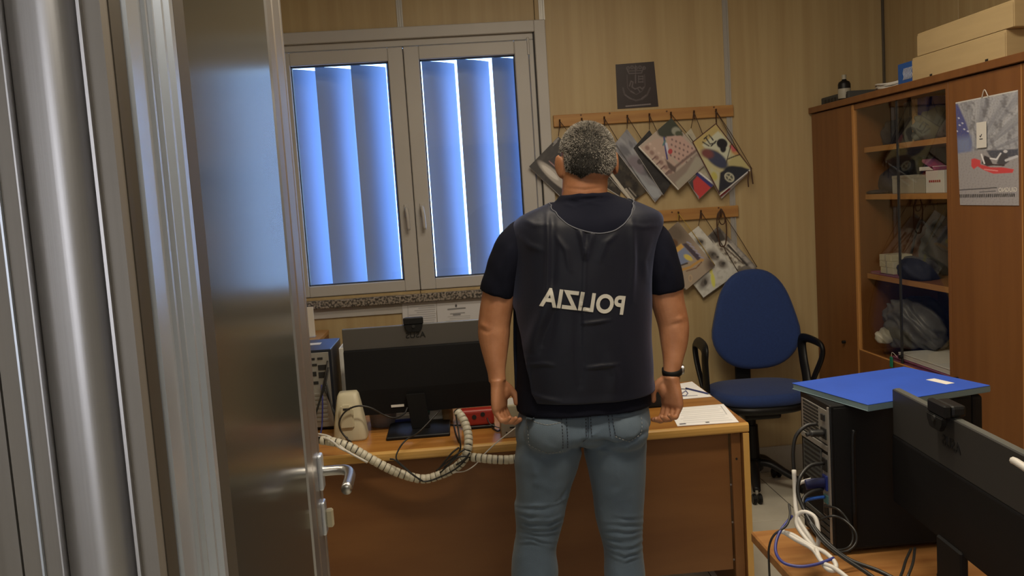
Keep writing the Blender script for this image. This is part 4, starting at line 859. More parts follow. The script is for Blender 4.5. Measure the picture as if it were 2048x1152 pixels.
def mirrored_text_on_X(txt, px0, px1, pyc, size, mt, parent, X, nm):
    a, b = at(px0, pyc, X=X), at(px1, pyc-0.2*(px1-px0)*0.03, X=X); me = text_mesh(txt, 1.0, mirror=True, bold=0.02)
    xs_ = [v.co.x for v in me.vertices]; ys_ = [v.co.y for v in me.vertices]; wv = max(xs_)-min(xs_); sc = abs(a[1]-b[1])/wv; c0 = (max(xs_)+min(xs_))/2
    for v in me.vertices:
        x_, y_ = v.co.x-c0, v.co.y; v.co = Vector((X-parent.location.x, (a[1]+b[1])/2-x_*sc-parent.location.y, (a[2]+b[2])/2+y_*size-parent.location.z))
    return link(nm, me, mt, parent)
mirrored_text_on_X('GIUGNO', 1997, 2034, 380, 0.021, 'paper', t, CX-0.0038, 'month_lettering')
tq = at(1964, 270, X=CX-0.006); box('small_tag', -0.006, -0.004, tq[1]-t.location.y-0.030, tq[1]-t.location.y+0.030, tq[2]-t.location.z-0.046, tq[2]-t.location.z+0.046, 'paper', t)
tubes('tag_print', [[(-0.0065, tq[1]-oC[1]-0.004, 0.003+tq[2]-oC[2]), (-0.0065, tq[1]-oC[1]+0.004, -0.006+tq[2]-oC[2]), (-0.0065, tq[1]-oC[1]+0.008, -0.002+tq[2]-oC[2])], [(-0.0065, tq[1]-oC[1]-0.009, tq[2]-oC[2]-0.014), (-0.0065, tq[1]-oC[1]+0.009, tq[2]-oC[2]-0.014)]], 0.0016, 'ink', t, n=4)
hq = at(1970, 192, X=CX-0.005)-oC; tube('hanger', [(-0.002, hq[1]-0.02, hq[2]-0.005), (-0.004, hq[1], hq[2]+0.022), (-0.002, hq[1]+0.02, hq[2]-0.005)], 0.0018, 'wcable', t, n=5)

# ================================================================== THINGS ON THE MAIN DESK
DZ = 0.7352
def ports(par, x0, x1, yb, z0, z1, sd, mt='port'):
    """rear plate detail of a tower facing -y: slots, sockets, vents"""
    w_ = x1-x0; h = z1-z0; rs = random.Random(sd)
    boxes('vent_hole', [(x0+w_*0.06+i*w_*0.075, x0+w_*0.06+i*w_*0.075+w_*0.05, yb-0.0016, yb, z0+h*(0.62+0.034*j), z0+h*(0.62+0.034*j)+h*0.022) for i in range(4) for j in range(9)], mt, par, bev=0)['kind'] = 'stuff'
    for i, (u, v, a, b) in enumerate(((0.62, 0.92, 0.06, 0.03), (0.80, 0.92, 0.06, 0.03), (0.84, 0.80, 0.10, 0.07), (0.60, 0.72, 0.09, 0.06), (0.60, 0.60, 0.12, 0.04), (0.20, 0.56, 0.10, 0.07), (0.62, 0.84, 0.10, 0.03), (0.82, 0.70, 0.08, 0.08))):
        box('socket', x0+w_*u-w_*a, x0+w_*u+w_*a, yb-0.003, yb, z0+h*v-h*b/2, z0+h*v+h*b/2, mt, par, bev=0.0005)
    for k in range(7): box('slot_cover', x0+w_*0.08, x0+w_*0.88, yb-0.0035, yb, z0+h*(0.08+0.058*k), z0+h*(0.08+0.058*k)+h*0.034, 'zinc', par, bev=0.0008)
t = thing('pc_tower', 'blue-black computer tower with its metal back panel towards the camera', 'computer', (-0.592, 3.57, DZ)); hh = 1.048-DZ
box('case_shell', -0.090, 0.090, -0.138, 0.15, 0.008, hh, 'case', t, bev=0.003, seg=2); box('back_plate', -0.084, 0.080, -0.1405, -0.138, 0.014, hh-0.010, 'zinc', t); ports(t, -0.084, 0.080, -0.1405, 0.014, hh-0.010, 3)
boxes('foot', [(-0.08, -0.05, -0.13, -0.10, 0, 0.008), (0.05, 0.08, -0.13, -0.10, 0, 0.008), (-0.08, -0.05, 0.11, 0.14, 0, 0.008), (0.05, 0.08, 0.11, 0.14, 0, 0.008)], 'black', t)
box('top_sticker', -0.02, 0.03, 0.0, 0.05, hh, hh+0.0008, 'white', t, bev=0)
def cb(pts, off):  # pixel path -> points at given depths
    return [np.array(at(x, y, Y=d))-np.array(off) for x, y, d in pts]
off = t.location
tubes('cable', [cb([(655, 722, 3.425), (652, 745, 3.40), (640, 800, 3.38), (626, 845, 3.36), (622, 872, 3.34)], off), cb([(657, 735, 3.425), (650, 770, 3.40), (635, 815, 3.38), (628, 850, 3.36)], off),
   cb([(652, 765, 3.425), (660, 800, 3.40), (672, 840, 3.36), (690, 872, 3.30), (702, 884, 3.20)], off), cb([(648, 775, 3.425), (664, 812, 3.40), (680, 850, 3.35), (696, 880, 3.20)], off)], 0.0035, 'cable', t)
tube('cable_blue', cb([(643, 770, 3.43), (645, 800, 3.40), (644, 850, 3.39), (640, 872, 3.33)], off), 0.003, 'bcable', t)

t = thing('desktop_speaker', 'cream desktop speaker standing beside the monitor on the desk', 'speaker', (-0.432, 3.285, DZ))
sv = []
for z_, hw_, fy, by in ((0, 0.060, -0.058, 0.050), (0.008, 0.062, -0.060, 0.052), (0.07, 0.054, -0.052, 0.048), (0.13, 0.044, -0.040, 0.042), (0.162, 0.038, -0.030, 0.036), (0.172, 0.032, -0.022, 0.030)):
    rg = []
    for k in range(28):
        a = 2*PI*k/28; e = 5.0; ca, sa = math.cos(a), math.sin(a); x = abs(ca)**(2/e)*math.copysign(1, ca)*hw_; y = abs(sa)**(2/e)*math.copysign(1, sa); rg.append((x, (fy+by)/2+y*(by-fy)/2, z_))
    sv.append(rg)
v, f = loft_data(sv); sp = mk('speaker_body', v, f, 'cream', t, True)
prism('back_bulge', [(-0.030, 0.05), (0.022, 0.05), (0.020, 0.12), (0.012, 0.135), (-0.022, 0.135), (-0.028, 0.12)], -0.066, -0.03, 'cream', t, axis='y', bev=0.005)
box('socket', -0.014, 0.010, -0.0675, -0.064, 0.118, 0.126, 'port', t); cyl('screw', (-0.03, -0.064, 0.016), 0.003, 0.004, 'metal', t, axis='y', n=8)
t.location.x = (at(735, 880, Z=DZ)[0]+at(668, 888, Z=DZ)[0])/2-0.004
t = thing('file_holder', 'narrow pale upright file holder between the tower and the monitor', 'file holder', (-0.462, 3.62, DZ))
box('holder_side', -0.022, -0.018, -0.10, 0.10, 0, 0.30, 'white', t); box('holder_side', 0.020, 0.024, -0.10, 0.10, 0, 0.30, 'white', t); box('holder_front', -0.018, 0.020, -0.10, -0.096, 0, 0.30, 'white', t)

def monitor(t, wv, hv, z0, up='mon_up', bulge=1.0, th=0.018, tilt=0, lr=0, neck=True, band=0.24, xf=None):
    """monitor seen from behind: back towards local -y, panel centre at x=0"""
    rot = Matrix.Rotation(tilt, 4, 'X'); piv = (0, 0, z0)
    box('screen_panel', -wv/2+0.006, wv/2-0.006, th*0.9, th, z0+0.012, z0+hv-0.006, 'screen', t, rot=rot, piv=piv)
    box('bezel', -wv/2, wv/2, 0, th*0.9, z0, z0+hv, 'mon_top', t, bev=0.002, rot=rot, piv=piv)
    zb = z0+hv*(1-band)
    bm = bmesh.new(); bm_box(bm, -wv/2+0.001, wv/2-0.001, -0.004, 0.001, zb, z0+hv-0.001, 0.0015, rot=rot, piv=piv); from_bm('upper_back_cover', bm, up, t)
    pts = [(-0.004, zb+0.0005), (-0.004-0.012*bulge, zb-0.004), (-0.004-0.022*bulge, z0+hv*0.30), (-0.004-0.018*bulge, z0+0.004), (0.001, z0+0.001), (0.001, zb)]
    o = prism('lower_back_cover', pts, -wv/2+0.001, wv/2-0.001, 'mon_lo', t, axis='x', bev=0.0008)
    if tilt: o.data.transform(Matrix.Translation(piv) @ rot @ Matrix.Translation(-Vector(piv)))
    me = text_mesh('ASUS', 0.030, 0.0006, mirror=True, spacing=1.1, bold=0.0006)
    me.transform(Matrix.Translation((0, -0.0045, (zb+z0+hv)/2)) @ Matrix.Rotation(PI/2, 4, 'X'))
    if tilt: me.transform(Matrix.Translation(piv) @ rot @ Matrix.Translation(-Vector(piv)))
    link('logo', me, 'logo', t)
mx0 = at(690, 740, Y=3.34)[0]; mx1 = 0.098
mz1 = at(840, 648, Y=3.34)[2]; mz0 = at(840, 822, Y=3.34)[2]
t = thing('monitor', 'black monitor seen from behind on the main desk', 'monitor', ((mx0+mx1)/2, 3.34, DZ)); mw = mx1-mx0; mh = mz1-mz0; z0 = mz0-DZ
monitor(t, mw, mh, z0, up='mon_up1', band=0.245)
nx = at(838, 840, Y=3.33)[0]-t.location.x
prism('stand_neck', [(nx-0.040, z0+0.075), (nx+0.030, z0+0.075), (nx+0.042, 0.012), (nx-0.026, 0.012)], -0.046, -0.030, 'blackmat', t, axis='y', bev=0.002)
box('stand_base', nx-0.115, nx+0.115, -0.145, 0.085, 0, 0.012, 'black', t, bev=0.003)
box('rating_label', nx-0.098, nx-0.050, -0.0275, -0.0262, z0+0.028, z0+0.037, 'paper', t, bev=0)
def webcam(label, loc, rz, xo=0):
    t = thing('webcam', label, 'webcam', loc, rz)
    box('camera_body', -0.036, 0.036, 0.0, 0.030, 0.001, 0.024, 'black', t, bev=0.006, seg=2); box('clip_head', -0.037, 0.037, -0.014, 0.0, 0.000, 0.026, 'black', t, bev=0.003)
    prism('clip_foot', [(-0.034, 0.0), (0.034, 0.0), (0.032, -0.014), (0.022, -0.028), (-0.022, -0.028), (-0.032, -0.014)], -0.017, -0.0075, 'blackmat', t, axis='y', bev=0.002)
    cyl('hinge_pin', (0, -0.018, -0.006), 0.006, 0.004, 'port', t, axis='y', n=12); cyl('lens', (0, 0.031, 0.012), 0.007, 0.004, 'screen', t, axis='y', n=14)
    return t
wc = at(827, 650, Y=3.34); webcam('black clip-on webcam on top of the monitor on the main desk', (wc[0], 3.342, mz1+0.001), 0)

t = thing('red_box', 'red plastic unit with two round sockets on the desk beside the monitor', 'device', (0.036, 3.298, DZ))
box('red_housing', -0.062, 0.062, -0.033, 0.022, 0.012, 0.072, 'red', t, bev=0.010, seg=3); box('dark_foot', -0.058, 0.062, -0.035, 0.025, 0, 0.012, 'black', t, bev=0.003)
for x_, z_ in ((-0.012, 0.046), (0.020, 0.054)): cyl('socket', (x_, -0.0335, z_), 0.0085, 0.004, 'port', t, axis='y', n=14)
tube('cable', [(0.035, -0.034, 0.040), (0.045, -0.05, 0.02), (0.08, -0.06, 0.004), (0.11, -0.07, 0.004)], 0.002, 'cable', t)
q0 = at(1004, 878, Z=DZ)
t = thing('power_supply', 'cream plastic box at the desk edge beside the man\'s left side', 'box', (q0[0]+0.06, q0[1]+0.065, DZ))
box('lower_housing', -0.06, 0.06, -0.06, 0.06, 0, 0.062, 'cream_d', t, bev=0.003); box('upper_housing', -0.058, 0.06, -0.058, 0.06, 0.062, 0.118, 'cream', t, bev=0.006, seg=2)
cyl('indicator', (-0.042, -0.0605, 0.020), 0.003, 0.002, 'port', t, axis='y', n=10); box('small_badge', -0.03, -0.012, -0.061, -0.06, 0.034, 0.040, 'logo', t, bev=0)
o = t.location; tube('thin_cord', [np.array(at(x, y, Y=d))-np.array(o) for x, y, d in ((1036, 852, 3.075), (1020, 864, 3.045), (990, 888, 3.03), (965, 912, 3.025), (950, 930, 3.02), (930, 942, 3.01), (905, 945, 3.0))], 0.002, 'wcable', t)

def on_desk(px, py): return at(px, py, Z=DZ)
q0 = on_desk(765, 862)
t = thing('plastic_tub', 'milky see-through plastic tub behind the speaker', 'tub', (q0[0], 3.45, DZ))
v, f = loft_data([[(r_*math.cos(2*PI*j/24), r_*math.sin(2*PI*j/24), z_) for j in range(24)] for r_, z_ in ((0.052, 0), (0.060, 0.085), (0.062, 0.09), (0.057, 0.09), (0.050, 0.004))]); mk('tub_wall', v, f, 'clear', t, True)
box('paper_inside', -0.03, 0.02, -0.01, 0.012, 0.006, 0.082, 'amber', t)
t = thing('paper_pile', 'pile of white sheets on a dark blue folder behind the monitor stand', 'papers', (on_desk(812, 850)[0], 3.52, DZ))
box('folder', -0.09, 0.08, -0.10, 0.10, 0, 0.022, 'portblue', t); box('sheets', -0.085, 0.075, -0.095, 0.10, 0.022, 0.036, 'paper', t); box('sheets', -0.07, 0.08, -0.09, 0.09, 0.036, 0.046, 'paper', t, rot=Matrix.Rotation(R(6), 4, 'Z'))
t = thing('pen_cup', 'small teal and white cup behind the monitor stand', 'cup', (on_desk(800, 850)[0]+0.09, 3.44, DZ))
v, f = loft_data([[(r_*math.cos(2*PI*j/20), r_*math.sin(2*PI*j/20), z_) for j in range(20)] for r_, z_ in ((0.026, 0), (0.030, 0.07), (0.027, 0.07), (0.024, 0.004))]); mk('cup_wall', v, f, 'white', t, True); v, f = loft_data([[(r_*math.cos(2*PI*j/20), r_*math.sin(2*PI*j/20), z_) for j in range(20)] for r_, z_ in ((0.0285, 0.03), (0.0302, 0.045), (0.0306, 0.058), (0.0300, 0.060))]); mk('cup_band', v, f, 'teal', t, True)
t = thing('receipt_box', 'pale box with a dark printed label right of the monitor stand', 'box', (on_desk(872, 850)[0], 3.46, DZ))
box('carton', -0.035, 0.035, -0.03, 0.05, 0, 0.075, 'white', t); box('label_print', -0.022, 0.018, -0.0306, -0.03, 0.045, 0.060, 'logo', t, bev=0)
t = thing('brown_jar', 'small brown jar behind the upright end of the white cable sleeve', 'jar', (on_desk(890, 850)[0]+0.012, 3.42, DZ))
v, f = loft_data([[(r_*math.cos(2*PI*j/20), r_*math.sin(2*PI*j/20), z_) for j in range(20)] for r_, z_ in ((0.018, 0), (0.021, 0.01), (0.021, 0.06), (0.016, 0.07))]); mk('jar_body', v, f, 'amber', t, True); cyl('jar_lid', (0, 0, 0.076), 0.018, 0.014, 'cream', t)
#
# phone behind the right hand
q0 = on_desk(1322, 815)
t = thing('desk_phone', 'black desk telephone partly hidden behind the man\'s hand with the watch', 'telephone', (q0[0]-0.01, q0[1]+0.09, DZ))
prism('phone_base', [(-0.09, 0.0), (0.09, 0.0), (0.09, 0.045), (0.0, 0.07), (-0.09, 0.085)], -0.085, 0.075, 'black', t, axis='x', bev=0.006)
tube('handset', [(-0.055, -0.085, 0.055), (-0.055, -0.07, 0.078), (-0.055, 0.0, 0.092), (-0.055, 0.07, 0.098), (-0.055, 0.085, 0.088)], [(0.024, 0.016)]*5+[(0.018, 0.012)]*14+[(0.024, 0.016)]*6, 'blackmat', t, k=6, n=12)
boxes('phone_key', [(-0.005+0.022*i, 0.010+0.022*i, -0.05+0.028*j, -0.032+0.028*j, 0.05, 0.075) for i in range(3) for j in range(4)], 'logo', t, bev=0.001)
# two sheets on the right end of the desk
def pS1(p):
    for k in range(9):
        y = 817+k*3.6; a = 1352+k*1.6; b = 1440+k*3.2
        p.line([(a+ (k % 3)*4, y), (b-(k*7 % 11), y-6)], 1.1, (150, 148, 140), k=0.6)
    p.line([(1346, 817), (1357, 834)], 1.4, (110, 108, 104)); p.line([(1442, 812), (1454, 829)], 1.2, (120, 118, 112)); p.line([(1360, 848.5), (1371, 847.5)], 2.4, (70, 68, 72)); p.line([(1412, 845), (1418, 844.5)], 2.0, (60, 58, 58))
def pS2(p):
    p.line([(1362, 789), (1372, 782), (1376, 787), (1372, 792), (1360, 791)], 1.9, (30, 34, 80)); p.line([(1360, 778), (1374, 779)], 1.9, (50, 50, 60)); p.line([(1362, 793), (1395, 791)], 1.2, (110, 110, 110))
for cs_, fn, lb, dz_ in (([(1337, 817), (1447, 808), (1478, 844), (1355, 852)], pS1, 'white printed sheet at the front right corner of the desk', 0.0006), ([(1330, 772), (1384, 763), (1424, 793), (1352, 799)], pS2, 'white sheet with a blue pen sketch at the back right corner of the desk', 0.0006)):
    c0 = at(*np.mean(np.array(cs_), 0), Z=DZ); o = (c0[0], c0[1], DZ+dz_); t = thing('paper_sheet', lb, 'paper', o)
    T, Rr, B, L = [at(*c, Z=DZ+dz_+0.0012)-np.array(o) for c in cs_]
    nu, nv = 90, 40; V = []; xs_ = []; ys_ = []; cc = [np.array(c, float) for c in cs_]
    for j in range(nv+1):
        for i in range(nu+1):
            u, v_ = i/nu, j/nv; V.append((T*(1-u)+Rr*u)*(1-v_)+(L*(1-u)+B*u)*v_); q = (cc[0]*(1-u)+cc[1]*u)*(1-v_)+(cc[3]*(1-u)+cc[2]*u)*v_; xs_.append(q[0]); ys_.append(q[1])
    Fs = [(j*(nu+1)+i, j*(nu+1)+i+1, (j+1)*(nu+1)+i+1, (j+1)*(nu+1)+i) for j in range(nv) for i in range(nu)]
    P = Paint(np.array(xs_), np.array(ys_), (205, 202, 192)); fn(P); o2 = mk('printed_face', V, Fs, 'printm', t)
    ca_ = o2.data.color_attributes.new('Col', 'FLOAT_COLOR', 'POINT'); ca_.data.foreach_set('color', np.hstack([P.c, np.ones((len(V), 1))]).ravel())
    lo = [Vector(p_) for p_ in (T, Rr, B, L)]; mk('sheet_stack', [tuple(p_-Vector((0, 0, 0.0013))) for p_ in lo]+[tuple(p_-Vector((0, 0, 0.0002))) for p_ in lo], [(0, 1, 2, 3), (4, 5, 6, 7), (0, 1, 5, 4), (1, 2, 6, 5), (2, 3, 7, 6), (3, 0, 4, 7)], 'paper', t)
a, b = on_desk(1372, 779), on_desk(1421, 791)
t = thing('pen', 'dark ballpoint pen lying across the sketched sheet', 'pen', ((a[0]+b[0])/2, (a[1]+b[1])/2, DZ+0.0055)); d = (b-a)/2
tube('pen_barrel', [-d, d*0.8], 0.0035, 'blueink', t, k=4, n=8); tube('pen_tip', [d*0.8, d], [0.0025, 0.002, 0.0015, 0.001, 0.0008], 'metal', t, k=4, n=8)
# ---- white segmented cable sleeves in front of the desk
seg_me = None
def sleeve(label, pts, r=0.0155, gap=0.0185):
    global seg_me
    path = [np.array(p) for p in pts]; o0 = tuple(path[0]); t = thing('cable_sleeve', label, 'cable sleeve', o0)
    path = smooth_path([p-np.array(o0) for p in path], 24)
    if seg_me is None:
        bm = bmesh.new(); prof = [(0.78, -0.5), (0.97, -0.42), (1.0, -0.1), (1.0, 0.25), (0.95, 0.42), (0.80, 0.44)]
        rings = [[(q*math.cos(2*PI*j/14), q*math.sin(2*PI*j/14), z_) for j in range(14)] for q, z_ in prof]; v, f = loft_data(rings)
        seg_me = bpy.data.meshes.new('segment'); seg_me.from_pydata(v, [], f); seg_me.update(); seg_me.materials.append(M['sleeve']); seg_me.polygons.foreach_set('use_smooth', [True]*len(seg_me.polygons))
    acc = 0; last = None; n = 0
    for i in range(1, len(path)):
        acc += np.linalg.norm(path[i]-path[i-1])
        if acc >= gap:
            acc -= gap; tdir = Vector(path[i]-path[max(0, i-2)]); o = bpy.data.objects.new('segment', seg_me); COL.objects.link(o)
            q = tdir.to_track_quat('Z', 'Y'); o.matrix_world = Matrix.Translation(path[i]) @ q.to_matrix().to_4x4() @ Matrix.Diagonal((r, r, gap*0.97, 1)); o.parent = t; n += 1
    tube('cable_core', path[::6], r*0.80, 'cable', t, k=1, n=8); return t
sl1 = sleeve('long white ribbed cable sleeve sagging in front of the desk, rising at its right end', [at(x, y, Y=d) for x, y, d in ((636, 880, 3.04), (668, 884, 3.025), (700, 894, 3.02), (735, 914, 3.02), (775, 936, 3.02), (812, 951, 3.02), (848, 958, 3.02), (880, 950, 3.02), (910, 936, 3.015), (928, 918, 3.01), (936, 895, 3.02), (936, 868, 3.06), (927, 840, 3.10), (913, 822, 3.13))])
sl2 = sleeve('short white ribbed cable sleeve running right behind the man in front of the desk', [at(x, y, Y=d) for x, y, d in ((938, 914, 3.045), (960, 916, 3.03), (990, 919, 3.02), (1020, 919, 3.02), (1050, 914, 3.02), (1090, 908, 3.02), (1130, 908, 3.03))])
o = sl1.location
def pp(l): return [np.array(at(x, y, Y=d))-np.array(o) for x, y, d in l]
tubes('loose_cable', [pp([(636, 868, 3.08), (655, 872, 3.05), (668, 880, 3.03), (690, 900, 3.0), (735, 925, 3.0)]), pp([(636, 874, 3.06), (660, 880, 3.0), (680, 896, 3.0), (700, 905, 3.0)])], 0.004, 'wcable', sl1)
t = thing('black_cable', 'thin black monitor cable drooping over the desk edge below the stand', 'cable', tuple(at(800, 870, Y=3.1))); o = t.location
tubes('cable_strand', [pp([(880, 820, 3.18), (840, 862, 3.10), (812, 880, 3.03), (797, 900, 3.01), (793, 918, 2.995), (810, 935, 2.99), (830, 952, 2.985), (850, 963, 2.985), (885, 952, 2.985), (915, 935, 2.985), (935, 915, 2.99)]),
   pp([(780, 918, 3.0), (790, 920, 2.995), (806, 934, 2.99), (826, 950, 2.985), (845, 962, 2.985)])], 0.0028, 'cable', t)
t = thing('black_cable', 'bundle of black cables tied where the white sleeve rises', 'cable', tuple(at(905, 925, Y=2.99))); o = t.location
tubes('cable_strand', [pp([(930, 898, 3.0), (915, 908, 2.985), (893, 925, 2.985), (872, 942, 2.985)]), pp([(936, 912, 2.985), (915, 915, 2.98), (895, 932, 2.98), (880, 946, 2.985)]), pp([(918, 895, 3.0), (905, 905, 2.99), (890, 922, 2.985), (878, 938, 2.985)]), pp([(912, 830, 3.1), (918, 870, 3.0), (920, 900, 2.99), (900, 925, 2.98), (888, 935, 2.985)]), pp([(940, 905, 2.985), (930, 918, 2.98), (912, 930, 2.98)])], 0.003, 'cable', t)
t = thing('black_cable', 'black cable arching over the cream speaker to the monitor', 'cable', tuple(at(740, 815, Y=3.2))); o = t.location
tube('cable_strand', pp([(700, 884, 3.18), (682, 862, 3.19), (679, 842, 3.19), (692, 822, 3.195), (716, 812, 3.195), (742, 816, 3.20), (768, 830, 3.21), (790, 836, 3.22), (808, 828, 3.26), (815, 815, 3.29)]), 0.0032, 'cable', t)
t = thing('black_cable', 'black cable lying on the desk right of the monitor stand', 'cable', tuple(at(900, 850, Z=DZ+0.004))); o = t.location
tubes('cable_strand', [[np.array(at(x, y, Z=DZ+0.004))-np.array(o) for x, y in ((862, 838), (880, 845), (905, 850), (930, 850), (955, 846))], [np.array(at(x, y, Z=DZ+0.004))-np.array(o) for x, y in ((908, 851), (912, 868), (919, 885))], [np.array(at(x, y, Z=DZ+0.004))-np.array(o) for x, y in ((984, 855), (995, 862), (1002, 858))]], 0.0028, 'cable', t)

# ================================================================== THE BLACK TOWER, BINDER AND MONITOR AT THE RIGHT
LZ = 0.7002
tx0, tx1, ty0, ty1 = 0.822, 1.192, 1.972, 2.148
t = thing('black_tower', 'big black computer tower on the side desk under the blue binder', 'computer', ((tx0+tx1)/2, (ty0+ty1)/2, LZ)); hw, hd = (tx1-tx0)/2, (ty1-ty0)/2; hh = 1.056-LZ
box('case_shell', -hw+0.004, hw-0.03, -hd, hd, 0.010, hh, 'black', t, bev=0.003, seg=2); box('front_panel', hw-0.03, hw, -hd+0.001, hd-0.001, 0.008, hh-0.002, 'blackmat', t, bev=0.010, seg=3)
boxes('foot', [(-hw+0.02, -hw+0.05, -hd+0.01, -hd+0.03, 0, 0.010), (hw-0.06, hw-0.03, -hd+0.01, -hd+0.03, 0, 0.010), (-hw+0.02, -hw+0.05, hd-0.03, hd-0.01, 0, 0.010), (hw-0.06, hw-0.03, hd-0.03, hd-0.01, 0, 0.010)], 'blackmat', t)
box('side_panel', -hw+0.012, hw-0.032, -hd-0.002, -hd, 0.016, hh-0.006, 'blackmat', t, bev=0.001)
tube('pressed_rib', [(-hw+0.055, -hd-0.002, 0.05), (-hw+0.055, -hd-0.002, 0.26), (-hw+0.060, -hd-0.002, hh-0.060)], 0.006, 'black', t, k=4, n=8)
XB = -hw+0.004
def rb(nm, y0, y1, z0, z1, mt, d=0.003, bev=0.0005): return box(nm, XB-d, XB, y0, y1, z0, z1, mt, t, bev=bev)
rb('back_frame', -hd+0.002, -hd+0.008, 0.014, hh-0.004, 'zinc', 0.004); rb('power_supply_grille', -hd+0.055, hd-0.012, 0.262, hh-0.014, 'zinc', 0.002)
boxes('vent_hole', [(XB-0.0028, XB-0.002, -hd+0.062+0.0085*i, -hd+0.0675+0.0085*i, 0.266+0.0085*j, 0.2715+0.0085*j) for i in range(11) for j in range(9)], 'port', t, bev=0)['kind'] = 'stuff'
rb('mains_plate', -hd+0.010, -hd+0.052, 0.262, hh-0.014, 'zinc', 0.0022); rb('power_switch', -hd+0.022, -hd+0.040, 0.315, 0.330, 'port', 0.006); rb('mains_socket', -hd+0.016, -hd+0.044, 0.272, 0.298, 'port', 0.005)
rb('ledge', -hd+0.006, hd-0.008, 0.245, 0.258, 'zinc', 0.004); rb('fan_grille', -hd+0.050, hd-0.015, 0.150, 0.240, 'greycloth', 0.002)
boxes('fan_slot', [(XB-0.0026, XB-0.002, -hd+0.058, hd-0.022, 0.158+0.012*j, 0.163+0.012*j) for j in range(7)], 'port', t, bev=0)
rb('connector_plate', -hd+0.010, -hd+0.046, 0.085, 0.235, 'zinc', 0.0022)
rb('video_socket', -hd+0.016, -hd+0.040, 0.150, 0.185, 'portblue', 0.006); rb('video_socket', -hd+0.016, -hd+0.040, 0.195, 0.225, 'port', 0.005); rb('network_socket', -hd+0.016, -hd+0.038, 0.090, 0.112, 'port', 0.005); rb('network_socket', -hd+0.016, -hd+0.038, 0.118, 0.138, 'teal', 0.005)
for k in range(4): rb('slot_cover', -hd+0.014, hd-0.02, 0.020+0.016*k, 0.032+0.016*k, 'greycloth', 0.003)
tube('video_plug', [(XB-0.004, -hd+0.028, 0.167), (XB-0.03, -hd+0.028, 0.167), (XB-0.05, -hd+0.03, 0.165)], [(0.007, 0.013)]*13, 'plugblue', t)
tube('white_thumbscrew', [(XB-0.03, -hd+0.045, 0.172), (XB-0.048, -hd+0.05, 0.166), (XB-0.062, -hd+0.055, 0.158)], 0.0045, 'wcable', t)
tube('mains_plug', [(XB-0.004, -hd+0.030, 0.285), (XB-0.028, -hd+0.030, 0.287), (XB-0.045, -hd+0.031, 0.284)], [(0.011, 0.009)]*9+[(0.006, 0.005)]*4, 'cable', t)
# binder (lies on the tower, overhanging)
BZ = 1.0565
bl = [at(*c, Z=BZ+0.016) for c in ((1597, 762), (1716, 812), (1968, 772), (1825, 733))]
c0 = sum(bl)/4; e1 = bl[2]-bl[1]; e2 = bl[0]-bl[1]; ang = math.atan2(e1[1], e1[0]); L1 = (np.linalg.norm(e1)+np.linalg.norm(bl[3]-bl[0]))/2; L2 = (np.linalg.norm(e2)+np.linalg.norm(bl[3]-bl[2]))/2
t = thing('blue_binder', 'bright blue cardboard binder lying on the black tower', 'binder', (c0[0], c0[1], BZ), ang)
box('cover', -L1/2, L1/2, -L2/2, L2/2, 0.0140, 0.016, 'binder', t, bev=0.0008); box('cover', -L1/2, L1/2, -L2/2, L2/2, 0, 0.002, 'binder_in', t, bev=0.0008)
box('spine', -L1/2, L1/2, -L2/2, -L2/2+0.002, 0.002, 0.0140, 'binder_in', t, bev=0); box('flap', -L1/2+0.001, -L1/2+0.003, -L2/2+0.002, L2/2-0.004, 0.002, 0.0138, 'binder_in', t, bev=0); box('sheets', -L1/2+0.008, L1/2-0.015, -L2/2+0.004, L2/2-0.010, 0.0022, 0.010, 'paper', t)
la = at(1880, 763, Z=BZ+0.016); lv_ = Matrix.Rotation(-ang, 4, 'Z') @ Vector((la[0]-c0[0], la[1]-c0[1], 0))
box('label', lv_.x-0.012, lv_.x+0.013, lv_.y-0.032, lv_.y+0.032, 0.016, 0.0165, 'paper', t, bev=0)
box('corner_ring', L1/2-0.004, L1/2+0.003, -L2/2+0.002, -L2/2+0.010, 0.006, 0.014, 'metal', t)
# monitor seen from behind, turned side on
p0, p1 = np.array([0.950, 1.915]), np.array([0.912, 1.37]); mw = np.linalg.norm(p1-p0); dirv = (p1-p0)/mw
rz = math.atan2(dirv[1], dirv[0]); cx_, cy_ = (p0+p1)/2; mz1 = 1.100; mz0 = 0.838
t = thing('monitor', 'black monitor turned almost side-on in front of the black tower', 'monitor', (cx_, cy_, LZ), rz); monitor(t, mw, mz1-mz0, mz0-LZ, bulge=0.15, th=0.016, band=0.40, tilt=0)
box('stand_neck', -0.055, 0.045, -0.012, 0.004, 0.012, mz0-LZ+0.01, 'blackmat', t, bev=0.003); box('stand_base', -0.11, 0.11, -0.09, 0.10, 0, 0.012, 'black', t, bev=0.003)
wc = at(1885, 833, Z=1.10); webcam('black webcam clipped on the side-on monitor at the right', (wc[0]+0.006, wc[1]+0.01, mz1+0.001), rz)
q = at(2031, 918, X=0.882); t2 = thing('white_cable', 'short white cable draped over the near end of the side-on monitor', 'cable', (0.882, q[1], q[2]))
tube('cable_strand', [(-0.004, 0.0, -0.002), (-0.006, -0.012, -0.001), (-0.007, -0.04, -0.004), (-0.007, -0.07, -0.010), (-0.004, -0.10, -0.02)], 0.0062, 'wcable', t2)
t2.location.x = 0.882
q = at(1916, 1108, Z=LZ); t = thing('white_adapter', 'small white adapter on the side desk behind the monitor stand', 'adapter', (q[0]+0.03, q[1]+0.03, LZ)); box('adapter_body', -0.03, 0.03, -0.02, 0.02, 0, 0.045, 'white', t, bev=0.003); cyl('adapter_pin', (0, -0.024, 0.02), 0.004, 0.01, 'metal', t, axis='y', n=8)
